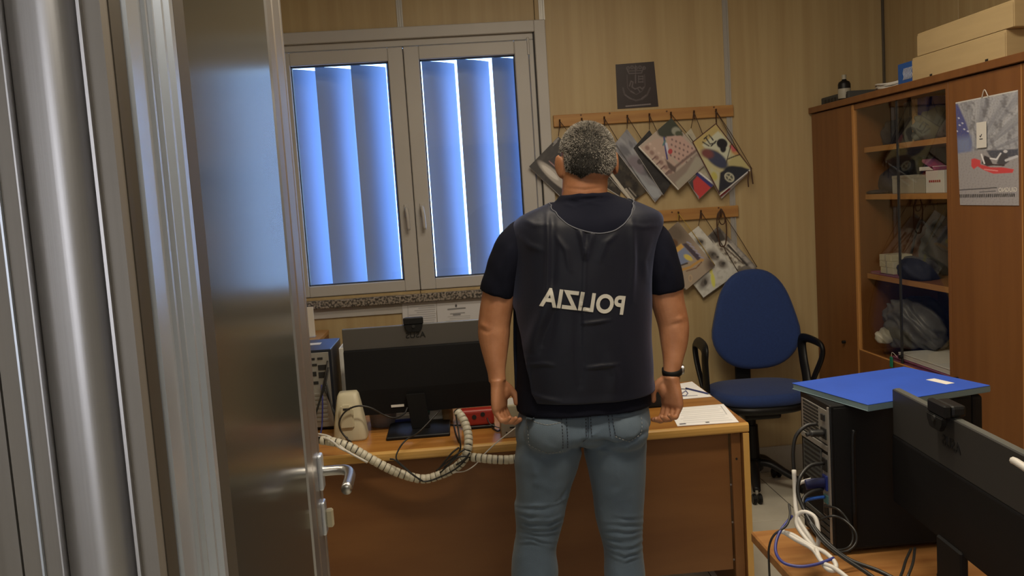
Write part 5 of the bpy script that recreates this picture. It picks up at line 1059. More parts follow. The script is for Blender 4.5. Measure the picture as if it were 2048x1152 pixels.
# cables of the tower
def cab(label, lst, r, mt, cat='cable', name='cable'):
    """lst: strands of (px, py, X, drop) seen through the pixel at world plane X"""
    P0 = at(lst[0][0][0], lst[0][0][1], Y=lst[0][0][2]); t = thing(name, label, cat, tuple(P0))
    tubes('cable_strand', [[np.array(at(x, y, Y=d))-P0 for x, y, d in s_] for s_ in lst], r, mt, t, n=7); return t
cab('thick black mains cable looping down beside the tower\'s back panel', [[(1634, 848, 2.00), (1612, 852, 2.00), (1592, 872, 2.00), (1586, 905, 2.00), (1588, 945, 2.00), (1590, 985, 1.99), (1593, 1020, 1.98), (1600, 1060, 1.93)]], 0.0045, 'cable', name='mains_cable')
cab('black video cable arching from the tower\'s connectors to the desk', [[(1648, 926, 2.00), (1620, 932, 1.99), (1600, 955, 1.97), (1596, 985, 1.96), (1606, 1015, 1.94), (1625, 1050, 1.90), (1660, 1090, 1.84), (1700, 1120, 1.78), (1760, 1143, 1.72), (1830, 1180, 1.66)], [(1645, 978, 2.00), (1622, 985, 1.98), (1606, 1000, 1.96), (1612, 1030, 1.93), (1640, 1075, 1.86), (1680, 1110, 1.79), (1740, 1150, 1.70), (1790, 1190, 1.62)]], 0.0045, 'cable', name='video_cable')
cab('bright blue network lead behind the tower', [[(1648, 994, 2.00), (1630, 996, 1.985), (1612, 1000, 1.97), (1602, 1008, 1.95)]], 0.0042, 'bcable2', name='network_cable')
cab('coiled thin black cable hanging at the tower\'s lower corner', [[(1650, 1012, 1.99), (1675, 1018, 1.95), (1695, 1040, 1.93), (1706, 1070, 1.91), (1700, 1092, 1.90), (1680, 1100, 1.89), (1655, 1095, 1.90)], [(1640, 1040, 1.96), (1665, 1032, 1.94), (1688, 1040, 1.93), (1710, 1062, 1.90), (1712, 1085, 1.89), (1695, 1102, 1.88), (1665, 1104, 1.88)]], 0.0028, 'cable', name='coiled_cable')
cab('white cable tied in loops hanging by the tower', [[(1588, 940, 1.975), (1590, 985, 1.97), (1592, 1020, 1.95), (1600, 1045, 1.93), (1620, 1075, 1.90), (1634, 1095, 1.88), (1637, 1065, 1.89), (1630, 1035, 1.91), (1610, 1024, 1.93), (1596, 1030, 1.94), (1594, 1050, 1.93), (1610, 1075, 1.90), (1628, 1095, 1.87)],
   [(1562, 1063, 1.92), (1585, 1070, 1.90), (1610, 1085, 1.88), (1630, 1096, 1.86), (1650, 1105, 1.83), (1670, 1125, 1.79), (1670, 1140, 1.77), (1655, 1138, 1.78), (1640, 1118, 1.82), (1632, 1098, 1.85)], [(1562, 1060, 1.925), (1590, 1078, 1.89), (1625, 1098, 1.86), (1645, 1125, 1.80), (1668, 1136, 1.77), (1690, 1152, 1.74), (1710, 1170, 1.72)]], 0.0052, 'wcable', name='white_cable')
cab('blue cable curving down over the edge of the side desk', [[(1584, 1032, 1.93), (1562, 1060, 1.90), (1552, 1085, 1.88), (1553, 1108, 1.85), (1568, 1126, 1.81), (1600, 1133, 1.79), (1635, 1128, 1.79), (1668, 1116, 1.80)]], 0.0034, 'bcable', name='blue_cable')
cab('thin black cable hanging off the side desk\'s left edge', [[(1578, 1008, 1.94), (1580, 1030, 1.92), (1572, 1052, 1.90), (1548, 1070, 1.90), (1538, 1095, 1.90), (1538, 1130, 1.91), (1540, 1170, 1.93)]], 0.0026, 'cable', name='thin_cable')
cab('black cables lying on the side desk below the tower', [[(1830, 1096, 1.83), (1826, 1125, 1.75), (1815, 1155, 1.70)], [(1822, 1098, 1.83), (1812, 1120, 1.78), (1806, 1140, 1.73), (1798, 1160, 1.69)], [(1890, 1075, 1.9), (1888, 1110, 1.82), (1876, 1150, 1.73)], [(1882, 1100, 1.85), (1878, 1118, 1.80), (1900, 1140, 1.75), (1925, 1152, 1.73)]], 0.0030, 'cable', name='desk_cables')

# ================================================================== THE MAN (seen from behind)
PY = 2.66
O = np.array([0.37, PY, 0.0])
man = thing('person', 'man seen from behind in a navy vest lettered POLIZIA, dark T-shirt and blue jeans', 'person', tuple(O))
def hp(x, y, Y=PY): return at(x, y, Y=Y)-O            # local to the person
def px_of(P):                                            # local points -> photograph pixels
    Q = np.asarray(P)+O-np.array([0, 0, EYE]); z = Q@FWD
    return 1024+F*(Q@IR)/z, 576+F*(Q@ID)/z
def interp_rows(rows, n):
    A = np.array(rows, float); k = len(A); idx = np.linspace(0, k-1, n); out = []
    for s_ in idx:
        i = int(min(max(math.floor(s_), 0), k-2)); t_ = s_-i
        p0, p1, p2, p3 = A[max(i-1, 0)], A[i], A[i+1], A[min(i+2, k-1)]
        m1, m2 = (p2-p0)/2, (p3-p1)/2
        out.append((2*t_**3-3*t_**2+1)*p1+(t_**3-2*t_**2+t_)*m1+(-2*t_**3+3*t_**2)*p2+(t_**3-t_**2)*m2)
    return np.array(out)
def row_ring(r, n=48, grow=0.0, e=2.4):
    """r = (pixel y, left px, right px, depth radius, y offset)"""
    a, b = hp(r[1], r[0]), hp(r[2], r[0]); cx = (a[0]+b[0])/2; rx = (b[0]-a[0])/2+grow; cz = (a[2]+b[2])/2; ry = r[3]+grow
    out = []
    for k in range(n):
        th = 2*PI*k/n; c, s_ = math.cos(th), math.sin(th)
        out.append((cx+rx*abs(c)**(2/e)*math.copysign(1, c), r[4]+ry*abs(s_)**(2/e)*math.copysign(1, s_), cz))
    return out
def row_loft(rows, n, grow=0.0, e=2.4, nr=48): return loft_data([row_ring(r, nr, grow, e) for r in interp_rows(rows, n)])
def ellipsoid(c, r, rot=None, sub=4):
    bm = bmesh.new(); bmesh.ops.create_icosphere(bm, subdivisions=sub, radius=1)
    Mx = Matrix.Translation(c) @ (rot or Matrix.Identity(4)) @ Matrix.Diagonal((*r, 1)); v = [tuple(Mx @ q.co) for q in bm.verts]
    bm.verts.ensure_lookup_table(); f = [tuple(q.index for q in fc.verts) for fc in bm.faces]; bm.free(); return v, f
def fuse(parts, voxel, smooth_it=2, name='tmp'):
    V, Fc = [], []
    for v, f in parts:
        o = len(V); V += [tuple(map(float, q)) for q in v]; Fc += [tuple(i+o for i in q) for q in f]
    me = bpy.data.meshes.new(name); me.from_pydata(V, [], Fc); me.update()
    bm = bmesh.new(); bm.from_mesh(me)
    # every closed island must face outwards
    bmesh.ops.recalc_face_normals(bm, faces=bm.faces); bm.to_mesh(me); bm.free()
    o = bpy.data.objects.new(name, me); COL.objects.link(o)
    r = o.modifiers.new('r', 'REMESH'); r.mode = 'VOXEL'; r.voxel_size = voxel
    s_ = o.modifiers.new('s', 'SMOOTH'); s_.factor = 0.5; s_.iterations = smooth_it
    dg = bpy.context.evaluated_depsgraph_get(); me2 = bpy.data.meshes.new_from_object(o.evaluated_get(dg)); bpy.data.objects.remove(o); me2.materials.clear()
    return me2
def verts_of(me):
    a = np.empty(len(me.vertices)*3); me.vertices.foreach_get('co', a); return a.reshape(-1, 3)
def norms_of(me):
    a = np.empty(len(me.vertices)*3); me.vertices.foreach_get('normal', a); return a.reshape(-1, 3)
def set_verts(me, v): me.vertices.foreach_set('co', v.ravel()); me.update()
def ridge(x, y, pts, w_, fade=True):
    dm = np.full(len(x), 1e9); tt = np.zeros(len(x)); n = len(pts)-1
    for i, ((x1, y1), (x2, y2)) in enumerate(zip(pts[:-1], pts[1:])):
        t_ = np.clip(((x-x1)*(x2-x1)+(y-y1)*(y2-y1))/((x2-x1)**2+(y2-y1)**2+1e-9), 0, 1); d = np.hypot(x-x1-t_*(x2-x1), y-y1-t_*(y2-y1))
        m_ = d < dm; tt = np.where(m_, (i+t_)/n, tt); dm = np.minimum(dm, d)
    g_ = np.exp(-(dm/w_)**2)
    return g_*(np.sin(PI*np.clip(tt, 0.04, 0.96))**0.5 if fade else 1)

torso = [(905, 1030, 1290, 0.120, 0.0), (860, 1031, 1297, 0.132, -0.005), (826, 1033, 1300, 0.135, 0), (800, 1031, 1301, 0.140, 0.0), (740, 1029, 1300, 0.146, 0.0), (680, 1027, 1298, 0.146, 0.0), (620, 1027, 1298, 0.142, 0.0),
         (560, 1026, 1300, 0.140, 0.0), (510, 1024, 1307, 0.138, 0.0), (475, 1022, 1315, 0.132, -0.004), (452, 1023, 1320, 0.122, -0.008), (438, 1028, 1317, 0.112, -0.008), (428, 1040, 1305, 0.102, -0.006), (418, 1060, 1287, 0.092, -0.003), (408, 1084, 1267, 0.082, 0.0),
         (400, 1102, 1249, 0.074, 0.002), (394, 1116, 1230, 0.068, 0.004), (389, 1122, 1216, 0.068, 0.006)]
# ---- arms
def arm_pts(l): return [hp(x, y, Y=d) for x, y, d, r in l], [(r*1.0, r*1.0) for x, y, d, r in l]
AL = [(1062, 466, 2.655, 0.058), (1030, 500, 2.655, 0.056), (1008, 550, 2.657, 0.053), (996, 600, 2.660, 0.050), (989, 645, 2.664, 0.0485), (988, 668, 2.662, 0.048), (989, 690, 2.656, 0.043), (991, 720, 2.645, 0.034), (993, 745, 2.638, 0.0268), (995, 762, 2.634, 0.0262)]
AR = [(1284, 466, 2.655, 0.058), (1312, 500, 2.655, 0.056), (1328, 550, 2.657, 0.053), (1335, 600, 2.660, 0.050), (1345, 640, 2.664, 0.0475), (1348, 662, 2.662, 0.0455), (1348, 690, 2.656, 0.040), (1346, 718, 2.645, 0.031), (1344, 742, 2.638, 0.0262), (1343, 758, 2.634, 0.0262)]
def arm(l):
    P, Rr = arm_pts(l); rs = interp_rows([list(p)+[r[0], r[1]] for p, r in zip(P, Rr)], 40)
    return loft_data(tube_rings([q[:3] for q in rs], [(q[3], q[4]*0.95) for q in rs], 24, (0, 1, 0)))
def hand(wrist, side, az, tilt, curls, thumb):
    """side +1: thumb towards +x. palm faces the camera and the body; fingers curl towards the palm"""
    a = R(az); ex = np.array([side*math.cos(a), math.sin(a), 0]); en = np.array([side*math.sin(a), -math.cos(a), 0]); ez = np.array([0, 0, -1.0])
    tl = R(tilt); ez, en = ez*math.cos(tl)-en*math.sin(tl), en*math.cos(tl)+ez*math.sin(tl)
    P = lambda u, v, w: wrist+ex*u+ez*v+en*w
    parts = []; rings = []
    for v_, hw_, ht, cu in ((-0.012, 0.026, 0.021, 0), (0.006, 0.029, 0.019, 0), (0.025, 0.036, 0.018, 0.001), (0.05, 0.042, 0.017, 0.001), (0.072, 0.043, 0.015, 0), (0.084, 0.040, 0.011, 0)):
        rings.append([P(cu+hw_*abs(math.cos(t_))**0.8*math.copysign(1, math.cos(t_)), v_, ht*abs(math.sin(t_))**0.8*math.copysign(1, math.sin(t_))) for t_ in np.linspace(0, 2*PI, 25)[:-1]])
    parts.append(loft_data(rings))
    parts.append(ellipsoid(tuple(P(0.020, 0.030, 0.012)), (0.017, 0.017, 0.026), sub=3))
    for u, L, c, r_ in ((0.030, 0.072, curls[0], 0.0092), (0.0105, 0.080, curls[1], 0.0094), (-0.010, 0.074, curls[2], 0.0090), (-0.029, 0.058, curls[3], 0.0082)):
        ang = 0.0; p = P(u, 0.070, 0); path = [p]; rr = [r_]
        ang = R(c[0]*0.3); p = P(u*1.02, 0.084, 0.002); path.append(p); rr.append(r_*1.08)
        for s_, (fr, dc) in enumerate(((0.46, c[0]), (0.30, c[1]), (0.24, c[2]))):
            ang = R(dc) if s_ == 0 else ang+R(dc)
            for h in (0.5, 1.0):
                p = p+(ez*math.cos(ang)+en*math.sin(ang))*L*fr*0.5-ex*0.0; path.append(p); rr.append(r_*(1.0-0.07*(s_+h*0.8))*(1.05 if h == 1.0 and s_ < 2 else 1))
        q = smooth_path(path, 4); rr2 = np.interp(np.linspace(0, 1, len(q)), np.linspace(0, 1, len(rr)), rr); parts.append(loft_data(tube_rings(q, list(rr2), 12))); parts.append(ellipsoid(tuple(q[-1]), (rr2[-1],)*3, sub=2))
    tp_ = [P(*k) for k in thumb]; q = smooth_path(tp_, 6); rr2 = np.linspace(0.0135, 0.0088, len(q)); parts.append(loft_data(tube_rings(q, list(rr2), 12))); parts.append(ellipsoid(tuple(q[-1]), (rr2[-1],)*3, sub=2))
    return parts
WL = hp(996, 766, Y=2.632); WR = hp(1342, 760, Y=2.632)
handL = hand(WL, 1, 62, 0, ((24, 46, 34), (28, 54, 36), (30, 60, 38), (34, 60, 36)), ((0.016, 0.004, 0.008), (0.030, 0.024, 0.024), (0.034, 0.046, 0.038), (0.030, 0.066, 0.042)))
handR = hand(WR, -1, 58, 0, ((24, 48, 34), (28, 56, 36), (30, 62, 38), (34, 62, 36)), ((0.016, -0.004, 0.008), (0.034, 0.014, 0.026), (0.040, 0.038, 0.038), (0.038, 0.060, 0.040)))
# ---- head (turned a little to the left) and neck
HC = hp(1176, 314, Y=2.665); HC[1] = 0.012
HR = Matrix.Rotation(R(6), 4, 'Z')
def hl(x, y, z): return tuple(Vector(HC)+(HR @ Vector((x, y, z))))
head = [ellipsoid(hl(0, 0.000, 0.010), (0.0775, 0.096, 0.088), HR), ellipsoid(hl(0, -0.018, -0.012), (0.0745, 0.076, 0.075), HR), ellipsoid(hl(0, 0.032, -0.055), (0.060, 0.062, 0.066), HR), ellipsoid(hl(0, 0.048, -0.100), (0.046, 0.044, 0.028), HR),
        ellipsoid(hl(0, 0.078, 0.004), (0.050, 0.018, 0.018), HR), ellipsoid(hl(0, 0.098, -0.036), (0.013, 0.020, 0.022), HR), ellipsoid(hl(0, 0.092, -0.018), (0.009, 0.012, 0.028), HR), ellipsoid(hl(0, 0.086, -0.072), (0.024, 0.010, 0.006), HR), ellipsoid(hl(0, 0.085, -0.082), (0.021, 0.010, 0.006), HR)]
for s_ in (-1, 1):
    er = HR @ Matrix.Rotation(R(-s_*28), 4, 'Z') @ Matrix.Rotation(R(-8), 4, 'X')
    head += [ellipsoid(hl(s_*0.0875, 0.000, -0.022), (0.0055, 0.020, 0.034), er, 3), ellipsoid(hl(s_*0.083, 0.008, -0.045), (0.006, 0.009, 0.013), er, 3), ellipsoid(hl(s_*0.078, 0.010, -0.022), (0.010, 0.010, 0.024), er, 3)]
neckr = [(430, 1112, 1228, 0.060, 0.004), (405, 1121, 1220, 0.057, 0.004), (390, 1123, 1215, 0.058, 0.003), (370, 1125, 1215, 0.061, 0.002), (350, 1126, 1216, 0.060, 0.006), (325, 1128, 1216, 0.058, 0.012), (310, 1132, 1214, 0.054, 0.014)]
core = [(r[0], r[1]+22, r[2]-22, r[3]-0.03, r[4]) for r in torso[1:-3]]
core[0] = (852,)+core[0][1:]
legL = [(845, 1040, 1165, 0.100, 0.0), (900, 1030, 1163, 0.106, -0.006), (941, 1030, 1153, 0.100, -0.004), (987, 1033, 1139, 0.092, 0.0), (1010, 1029, 1133, 0.088, 0.0), (1040, 1031, 1127, 0.082, 0.004), (1071, 1031, 1120, 0.078, 0.004), (1100, 1026, 1112, 0.076, 0.0), (1151, 1022, 1116, 0.078, -0.006),
        (1220, 1026, 1112, 0.076, -0.008), (1310, 1034, 1104, 0.068, -0.004), (1365, 1036, 1104, 0.066, 0.0)]
legR = [(845, 1165, 1292, 0.100, 0.0), (900, 1168, 1290, 0.106, -0.006), (941, 1177, 1289, 0.100, -0.004), (987, 1186, 1288, 0.092, 0.0), (1039, 1193, 1285, 0.084, 0.004), (1088, 1206, 1284, 0.078, 0.004), (1114, 1209, 1286, 0.076, 0.0), (1151, 1209, 1288, 0.078, -0.006),
        (1220, 1212, 1286, 0.076, -0.008), (1310, 1218, 1282, 0.068, -0.004), (1365, 1218, 1284, 0.066, 0.0)]
shr = lambda rows, d: [(r[0], r[1]+d, r[2]-d, r[3]-d/670.0, r[4]) for r in rows]
body_me = fuse(head+[row_loft(neckr, 20, 0, 2.1), row_loft(core, 30), arm(AL), arm(AR), row_loft(shr(legL, 14), 24), row_loft(shr(legR, 14), 24)]+handL+handR, 0.0030, 2, 'body')
v = verts_of(body_me); x_, y_ = px_of(v); n_ = norms_of(body_me)
d = 0.0020*ridge(x_, y_, [(957, 657), (975, 665), (985, 660)], 4)*(-1)+0.003*ridge(x_, y_, [(962, 648), (975, 655)], 5)+0.003*ridge(x_, y_, [(1352, 640), (1366, 636)], 6)-0.002*ridge(x_, y_, [(1340, 652), (1358, 646)], 4)
d += -0.0012*ridge(x_, y_, [(1130, 376), (1170, 380), (1205, 374)], 3)
set_verts(body_me, v+n_*d[:, None])
body = link('body', body_me, 'skin', man, True)
for s_ in (-1, 1):
    e_ = mk('eye', *ellipsoid(hl(s_*0.031, 0.083, -0.012), (0.012, 0.011, 0.010), HR, 3), 'white', man, True); mk('iris', *ellipsoid(hl(s_*0.031, 0.0905, -0.012), (0.005, 0.004, 0.005), HR, 2), 'ink', e_, True)
    tube('eyebrow', [hl(s_*0.014, 0.096, 0.012), hl(s_*0.032, 0.094, 0.018), hl(s_*0.050, 0.082, 0.012)], 0.003, 'haircap', man)
# ---- T-shirt
SL = [(1066, 462, 2.655, 0.052), (1046, 478, 2.655, 0.058), (1026, 503, 2.655, 0.0610), (1008, 545, 2.657, 0.0575), (994, 589, 2.66, 0.0530)]
SR = [(1282, 462, 2.655, 0.050), (1300, 478, 2.655, 0.055), (1313, 503, 2.655, 0.0590), (1326, 545, 2.657, 0.0570), (1333, 581, 2.66, 0.0530)]
tee_rows = [(812, 1033, 1300, 0.139, 0), (809, 1033, 1300, 0.141, 0)]+[(r[0], r[1]+(5 if r[0] < 790 else 0), r[2]-(5 if r[0] < 790 else 0), r[3]-(0.008 if r[0] < 790 else 0), r[4]) for r in torso if r[0] < 801]
tee_rows = tee_rows[:-2]+[(394, 1114, 1230, 0.072, 0.003), (389, 1119, 1220, 0.070, 0.003), (387, 1121, 1218, 0.069, 0.003)]
def sleeve_loft(l):
    P, Rr = arm_pts(l); rs = interp_rows([list(p)+[r[0]] for p, r in zip(P, Rr)], 24)
    return loft_data(tube_rings([q[:3] for q in rs], [(q[3], q[3]*1.08) for q in rs], 32, (0, 1, 0)))
tee_me = fuse([row_loft(tee_rows, 50), sleeve_loft(SL), sleeve_loft(SR)], 0.0045, 3, 't_shirt')
v = verts_of(tee_me); x_, y_ = px_of(v); n_ = norms_of(tee_me)
d = 0.0022*fbm(x_, y_*0.6, 71, 3, 0.012)
for q in ([(1030, 480), (1000, 540), (985, 585)], [(1018, 500), (1012, 560), (1010, 595)], [(1325, 490), (1345, 540), (1352, 575)], [(1330, 520), (1322, 560), (1318, 590)]): d += 0.004*ridge(x_, y_, q, 6)
for q in ([(1140, 398), (1175, 404), (1215, 398)], [(1150, 412), (1180, 406), (1205, 410)], [(1130, 408), (1150, 416)]): d += 0.003*ridge(x_, y_, q, 3)
set_verts(tee_me, v+n_*d[:, None]); tee = link('t_shirt', tee_me, 'tee', man, True)

def ring_curve(row, g, n=60): return [np.array(p) for p in row_ring(row, n, g, 2.2)]

# ---- vest
RV = interp_rows([r for r in torso if r[0] <= 800], 160)    # from hem to neck
yv = RV[:, 0]
def vest_pt(ypix, a, g=0.0, e=2.4):
    r = [np.interp(-ypix, -yv, RV[:, k]) for k in range(5)]; A_, B_ = hp(r[1], r[0]), hp(r[2], r[0]); cx = (A_[0]+B_[0])/2; rx = (B_[0]-A_[0])/2+g; cz = (A_[2]+B_[2])/2
    c, s_ = math.cos(a), math.sin(a); return np.array([cx+rx*abs(c)**(2/e)*math.copysign(1, c), r[4]+(r[3]+g)*abs(s_)**(2/e)*math.copysign(1, s_), cz]), cx, rx
def ang_of(px, py, e=2.4):
    P = hp(px, py); _, cx, rx = vest_pt(py, 0); f_ = max(-1, min(1, (P[0]-cx)/rx)); return -math.acos(math.copysign(abs(f_)**(e/2), f_))
scoop = [(1098, 400), (1100, 406), (1106, 420), (1114, 433), (1126, 445), (1142, 454), (1162, 461), (1180, 465), (1198, 465), (1214, 461), (1230, 452), (1243, 439), (1251, 426), (1256, 413), (1257, 402)]
sa = np.array([ang_of(*q) for q in scoop]); sy = np.array([q[1] for q in scoop], float); od = np.argsort(sa); sa, sy = sa[od], sy[od]
def vest_panel(back=True, nu=150, nv=130):
    V = []
    for j in range(nv+1):
        for i in range(nu+1):
            u = i/nu; vv = j/nv
            if back:
                for it in range(2):
                    a0_ = -PI+0.03; a1_ = -0.03; a = a0_+(a1_-a0_)*u
                    ytop = float(np.interp(a, sa, sy)); yy = 800+(ytop-800)*vv
                    if yy > 598:
                        lx = np.interp(yy, [598, 640, 678, 737, 780, 800], [1029, 1034, 1042, 1054, 1060, 1070]); al = ang_of(lx, yy); w_ = min(1, (yy-598)/20)
                        a0b = a0_*(1-w_)+al*w_; a = a0b+(a1_-a0b)*u
                        if abs(u-0.5) < 0.6: yy2 = yy
                hem = 782+4*math.sin(PI*u)-(4 if u > 0.9 else 0)
                yy = hem+(ytop-hem)*vv
                V.append(vest_pt(min(yy, 800), a, 0.001)[0]+np.array([0, 0, -(max(0, yy-800))/670]))
            else:
                a = 0.06+(PI-0.12)*u; ytop = 400+62*max(0, math.sin(PI*min(1, max(0, (u-0.22)/0.56))))**0.6 if 0.22 < u < 0.78 else 400
                yy = 796+(ytop-796)*vv; V.append(vest_pt(yy, a, 0.001)[0])
    W = nu+1; Fs = [(j*W+i, j*W+i+1, (j+1)*W+i+1, (j+1)*W+i) for j in range(nv) for i in range(nu)]
    return V, Fs, W, nv
Vb, Fb, W, nvv = vest_panel(True); Vf, Ff, _, _ = vest_panel(False, 60, 60)
Vb = np.array(Vb); x_, y_ = px_of(Vb)
mb = bpy.data.meshes.new('vb'); mb.from_pydata([tuple(q) for q in Vb], [], Fb); mb.update(); nb = norms_of(mb)
if nb[:, 1].mean() > 0: nb = -nb
d = 0.0030*fbm(x_*1.0, y_*0.5, 81, 2, 0.008)
RG = [(0.0036, 2.6, [(1163, 462), (1170, 500), (1169, 560), (1167, 640), (1166, 720)]), (0.006, 5, [(1158, 460), (1165, 480), (1170, 515)]), (0.006, 4, [(1186, 464), (1176, 490), (1170, 515)]),
      (-0.004, 4, [(1172, 470), (1172, 500)]), (0.005, 5, [(1096, 425), (1098, 480), (1096, 560), (1094, 590)]), (-0.005, 7, [(1104, 440), (1106, 520), (1104, 580)]),
      (0.009, 15, [(1098, 590), (1088, 630), (1072, 670), (1062, 710)]), (-0.006, 9, [(1112, 610), (1096, 660), (1082, 700)]), (0.004, 6, [(1262, 440), (1266, 520), (1262, 600)]), (-0.003, 8, [(1274, 470), (1276, 560)]),
      (0.0035, 3, [(1172, 736), (1200, 732), (1238, 727)]), (0.003, 3, [(1060, 729), (1090, 727), (1110, 730)]), (0.003, 3, [(1160, 648), (1190, 644), (1220, 640)]), (0.004, 4, [(1058, 715), (1058, 760), (1064, 788)]), (0.003, 4, [(1062, 786), (1090, 796), (1120, 802)]),
      (0.003, 5, [(1110, 470), (1132, 500), (1140, 540)]), (0.003, 5, [(1230, 470), (1210, 486), (1200, 520)]), (0.003, 6, [(1040, 470), (1060, 490), (1085, 500)]), (0.003, 5, [(1045, 440), (1070, 452), (1100, 450)]), (0.003, 6, [(1300, 480), (1285, 520), (1290, 560)]), (0.0025, 4, [(1255, 450), (1285, 455), (1310, 450)]),
      (-0.006, 8, [(1160, 600), (1158, 700), (1160, 770)]), (0.004, 10, [(1210, 700), (1230, 750), (1225, 790)])]
for a_, w_, q in RG: d += 1.45*a_*ridge(x_, y_, q, w_)
rowj = np.repeat(np.arange(nvv+1), W)/nvv
d += 0.004*np.exp(-(rowj/0.03)**2)
d = np.maximum(d, -0.0045)+0.004
Vb = Vb+nb*d[:, None]
def shell(V, Fs, W, nv, th):
    """double-sided cloth with closed rim"""
    me = bpy.data.meshes.new('s'); me.from_pydata([tuple(q) for q in V], [], Fs); me.update(); n = norms_of(me)
    c = V.mean(0); 
    if ((V-c)*n)[:, :2].sum() < 0: n = -n
    nF = len(V); V2 = np.vstack([V, V-n*th]); F2 = list(Fs)+[tuple(i+nF for i in q[::-1]) for q in Fs]
    lp_ = [i for i in range(W)]+[j*W+W-1 for j in range(1, nv+1)]+[nv*W+i for i in range(W-2, -1, -1)]+[j*W for j in range(nv-1, 0, -1)]
    for k in range(len(lp_)):
        a, b = lp_[k], lp_[(k+1) % len(lp_)]; F2.append((a, a+nF, b+nF, b))
    bpy.data.meshes.remove(me); return V2, F2
V1, F1 = shell(Vb, Fb, W, nvv, 0.003); V2, F2 = shell(np.array(Vf)+0, Ff, 61, 60, 0.003)
bm = bmesh.new(); me = bpy.data.meshes.new('vest'); me.from_pydata([tuple(q) for q in V1]+[tuple(q) for q in V2], [], [tuple(q) for q in F1]+[tuple(i+len(V1) for i in q) for q in F2]); me.update(); bm.from_mesh(me); bmesh.ops.recalc_face_normals(bm, faces=bm.faces); bm.to_mesh(me); bm.free()
vest = link('vest', me, 'vest', man, True)
def bvh_of(me): return BVHTree.FromPolygons([v.co.copy() for v in me.vertices], [tuple(p.vertices) for p in me.polygons])
BV = bvh_of(me)
def on_surface(bvh, px, py, off, Y=2.53):
    P = at(px, py, Y=Y)-O; h = bvh.ray_cast(Vector((P[0], -1.0, P[2])), Vector((0, 1, 0)))
    if h[0] is None: return np.array([P[0], -0.12, P[2]])
    return np.array(h[0])+np.array([0, -off, 0])
# neck piping
tube('neck_piping', [np.array(Vb[nvv*W+i]) for i in range(8, W-8, 3)], 0.0020, 'seam', vest, k=2, n=6)
# reflective lettering, mirrored as in the photograph
me = text_mesh('POLIZIA', 1.0, mirror=True, bold=0.032, spacing=1.04)
bm = bmesh.new(); bm.from_mesh(me); xs_ = [q.co.x for q in bm.verts]; ys_ = [q.co.y for q in bm.verts]; x0_, x1_, y0_, y1_ = min(xs_), max(xs_), min(ys_), max(ys_)
for k in range(1, 90):
    xx = x0_+(x1_-x0_)*k/90; bmesh.ops.bisect_plane(bm, geom=list(bm.verts)+list(bm.edges)+list(bm.faces), plane_co=(xx, 0, 0), plane_no=(1, 0, 0))
for k in range(1, 16):
    yy = y0_+(y1_-y0_)*k/16; bmesh.ops.bisect_plane(bm, geom=list(bm.verts)+list(bm.edges)+list(bm.faces), plane_co=(0, yy, 0), plane_no=(0, 1, 0))
bmesh.ops.triangulate(bm, faces=bm.faces)
TL, TR, BR, BL = [np.array(q, float) for q in ((1084, 573.5), (1251, 591.5), (1245, 629.5), (1078, 612))]
for q in bm.verts:
    u = (q.co.x-x0_)/(x1_-x0_); vv = (q.co.y-y0_)/(y1_-y0_); p = (BL*(1-u)+BR*u)*(1-vv)+(TL*(1-u)+TR*u)*vv; q.co = Vector(on_surface(BV, p[0], p[1], 0.0022))
bm.to_mesh(me); bm.free(); link('polizia_lettering', me, 'refl', vest)['label'] = 'pale reflective mirrored letters reading POLIZIA'
# ---- jeans
pelvis = [(884, 1044, 1276, 0.085, 0.01), (874, 1032, 1288, 0.112, 0.004), (860, 1030, 1294, 0.128, 0.0), (845, 1031, 1299, 0.130, 0.0), (812, 1040, 1294, 0.122, 0.0)]
je = fuse([row_loft(pelvis, 24, 0, 2.6), row_loft(legL, 60, 0, 2.2), row_loft(legR, 60, 0, 2.2), ellipsoid(tuple(hp(1098, 852, Y=PY)+np.array([0, -0.066, 0])), (0.084, 0.074, 0.072)), ellipsoid(tuple(hp(1236, 850, Y=PY)+np.array([0, -0.066, 0])), (0.080, 0.074, 0.068))], 0.0042, 4, 'jeans')
v = verts_of(je); x_, y_ = px_of(v); n_ = norms_of(je)
back = np.clip(-n_[:, 1]*2+0.6, 0.15, 1)
d = 0.0016*fbm(x_, y_, 91, 3, 0.010)
JR = [(-0.012, 5, [(1160, 896), (1168, 885), (1195, 884), (1235, 890), (1270, 882), (1296, 862)]), (-0.006, 4, [(1166, 900), (1176, 872), (1180, 835)]), (0.005, 6, [(1175, 898), (1215, 900), (1260, 895)]), (0.004, 5, [(1172, 876), (1195, 866), (1210, 858)]),
      (-0.004, 6, [(1040, 905), (1080, 914), (1130, 908), (1160, 896)]), (0.004, 8, [(1092, 888), (1110, 900), (1130, 904)])]
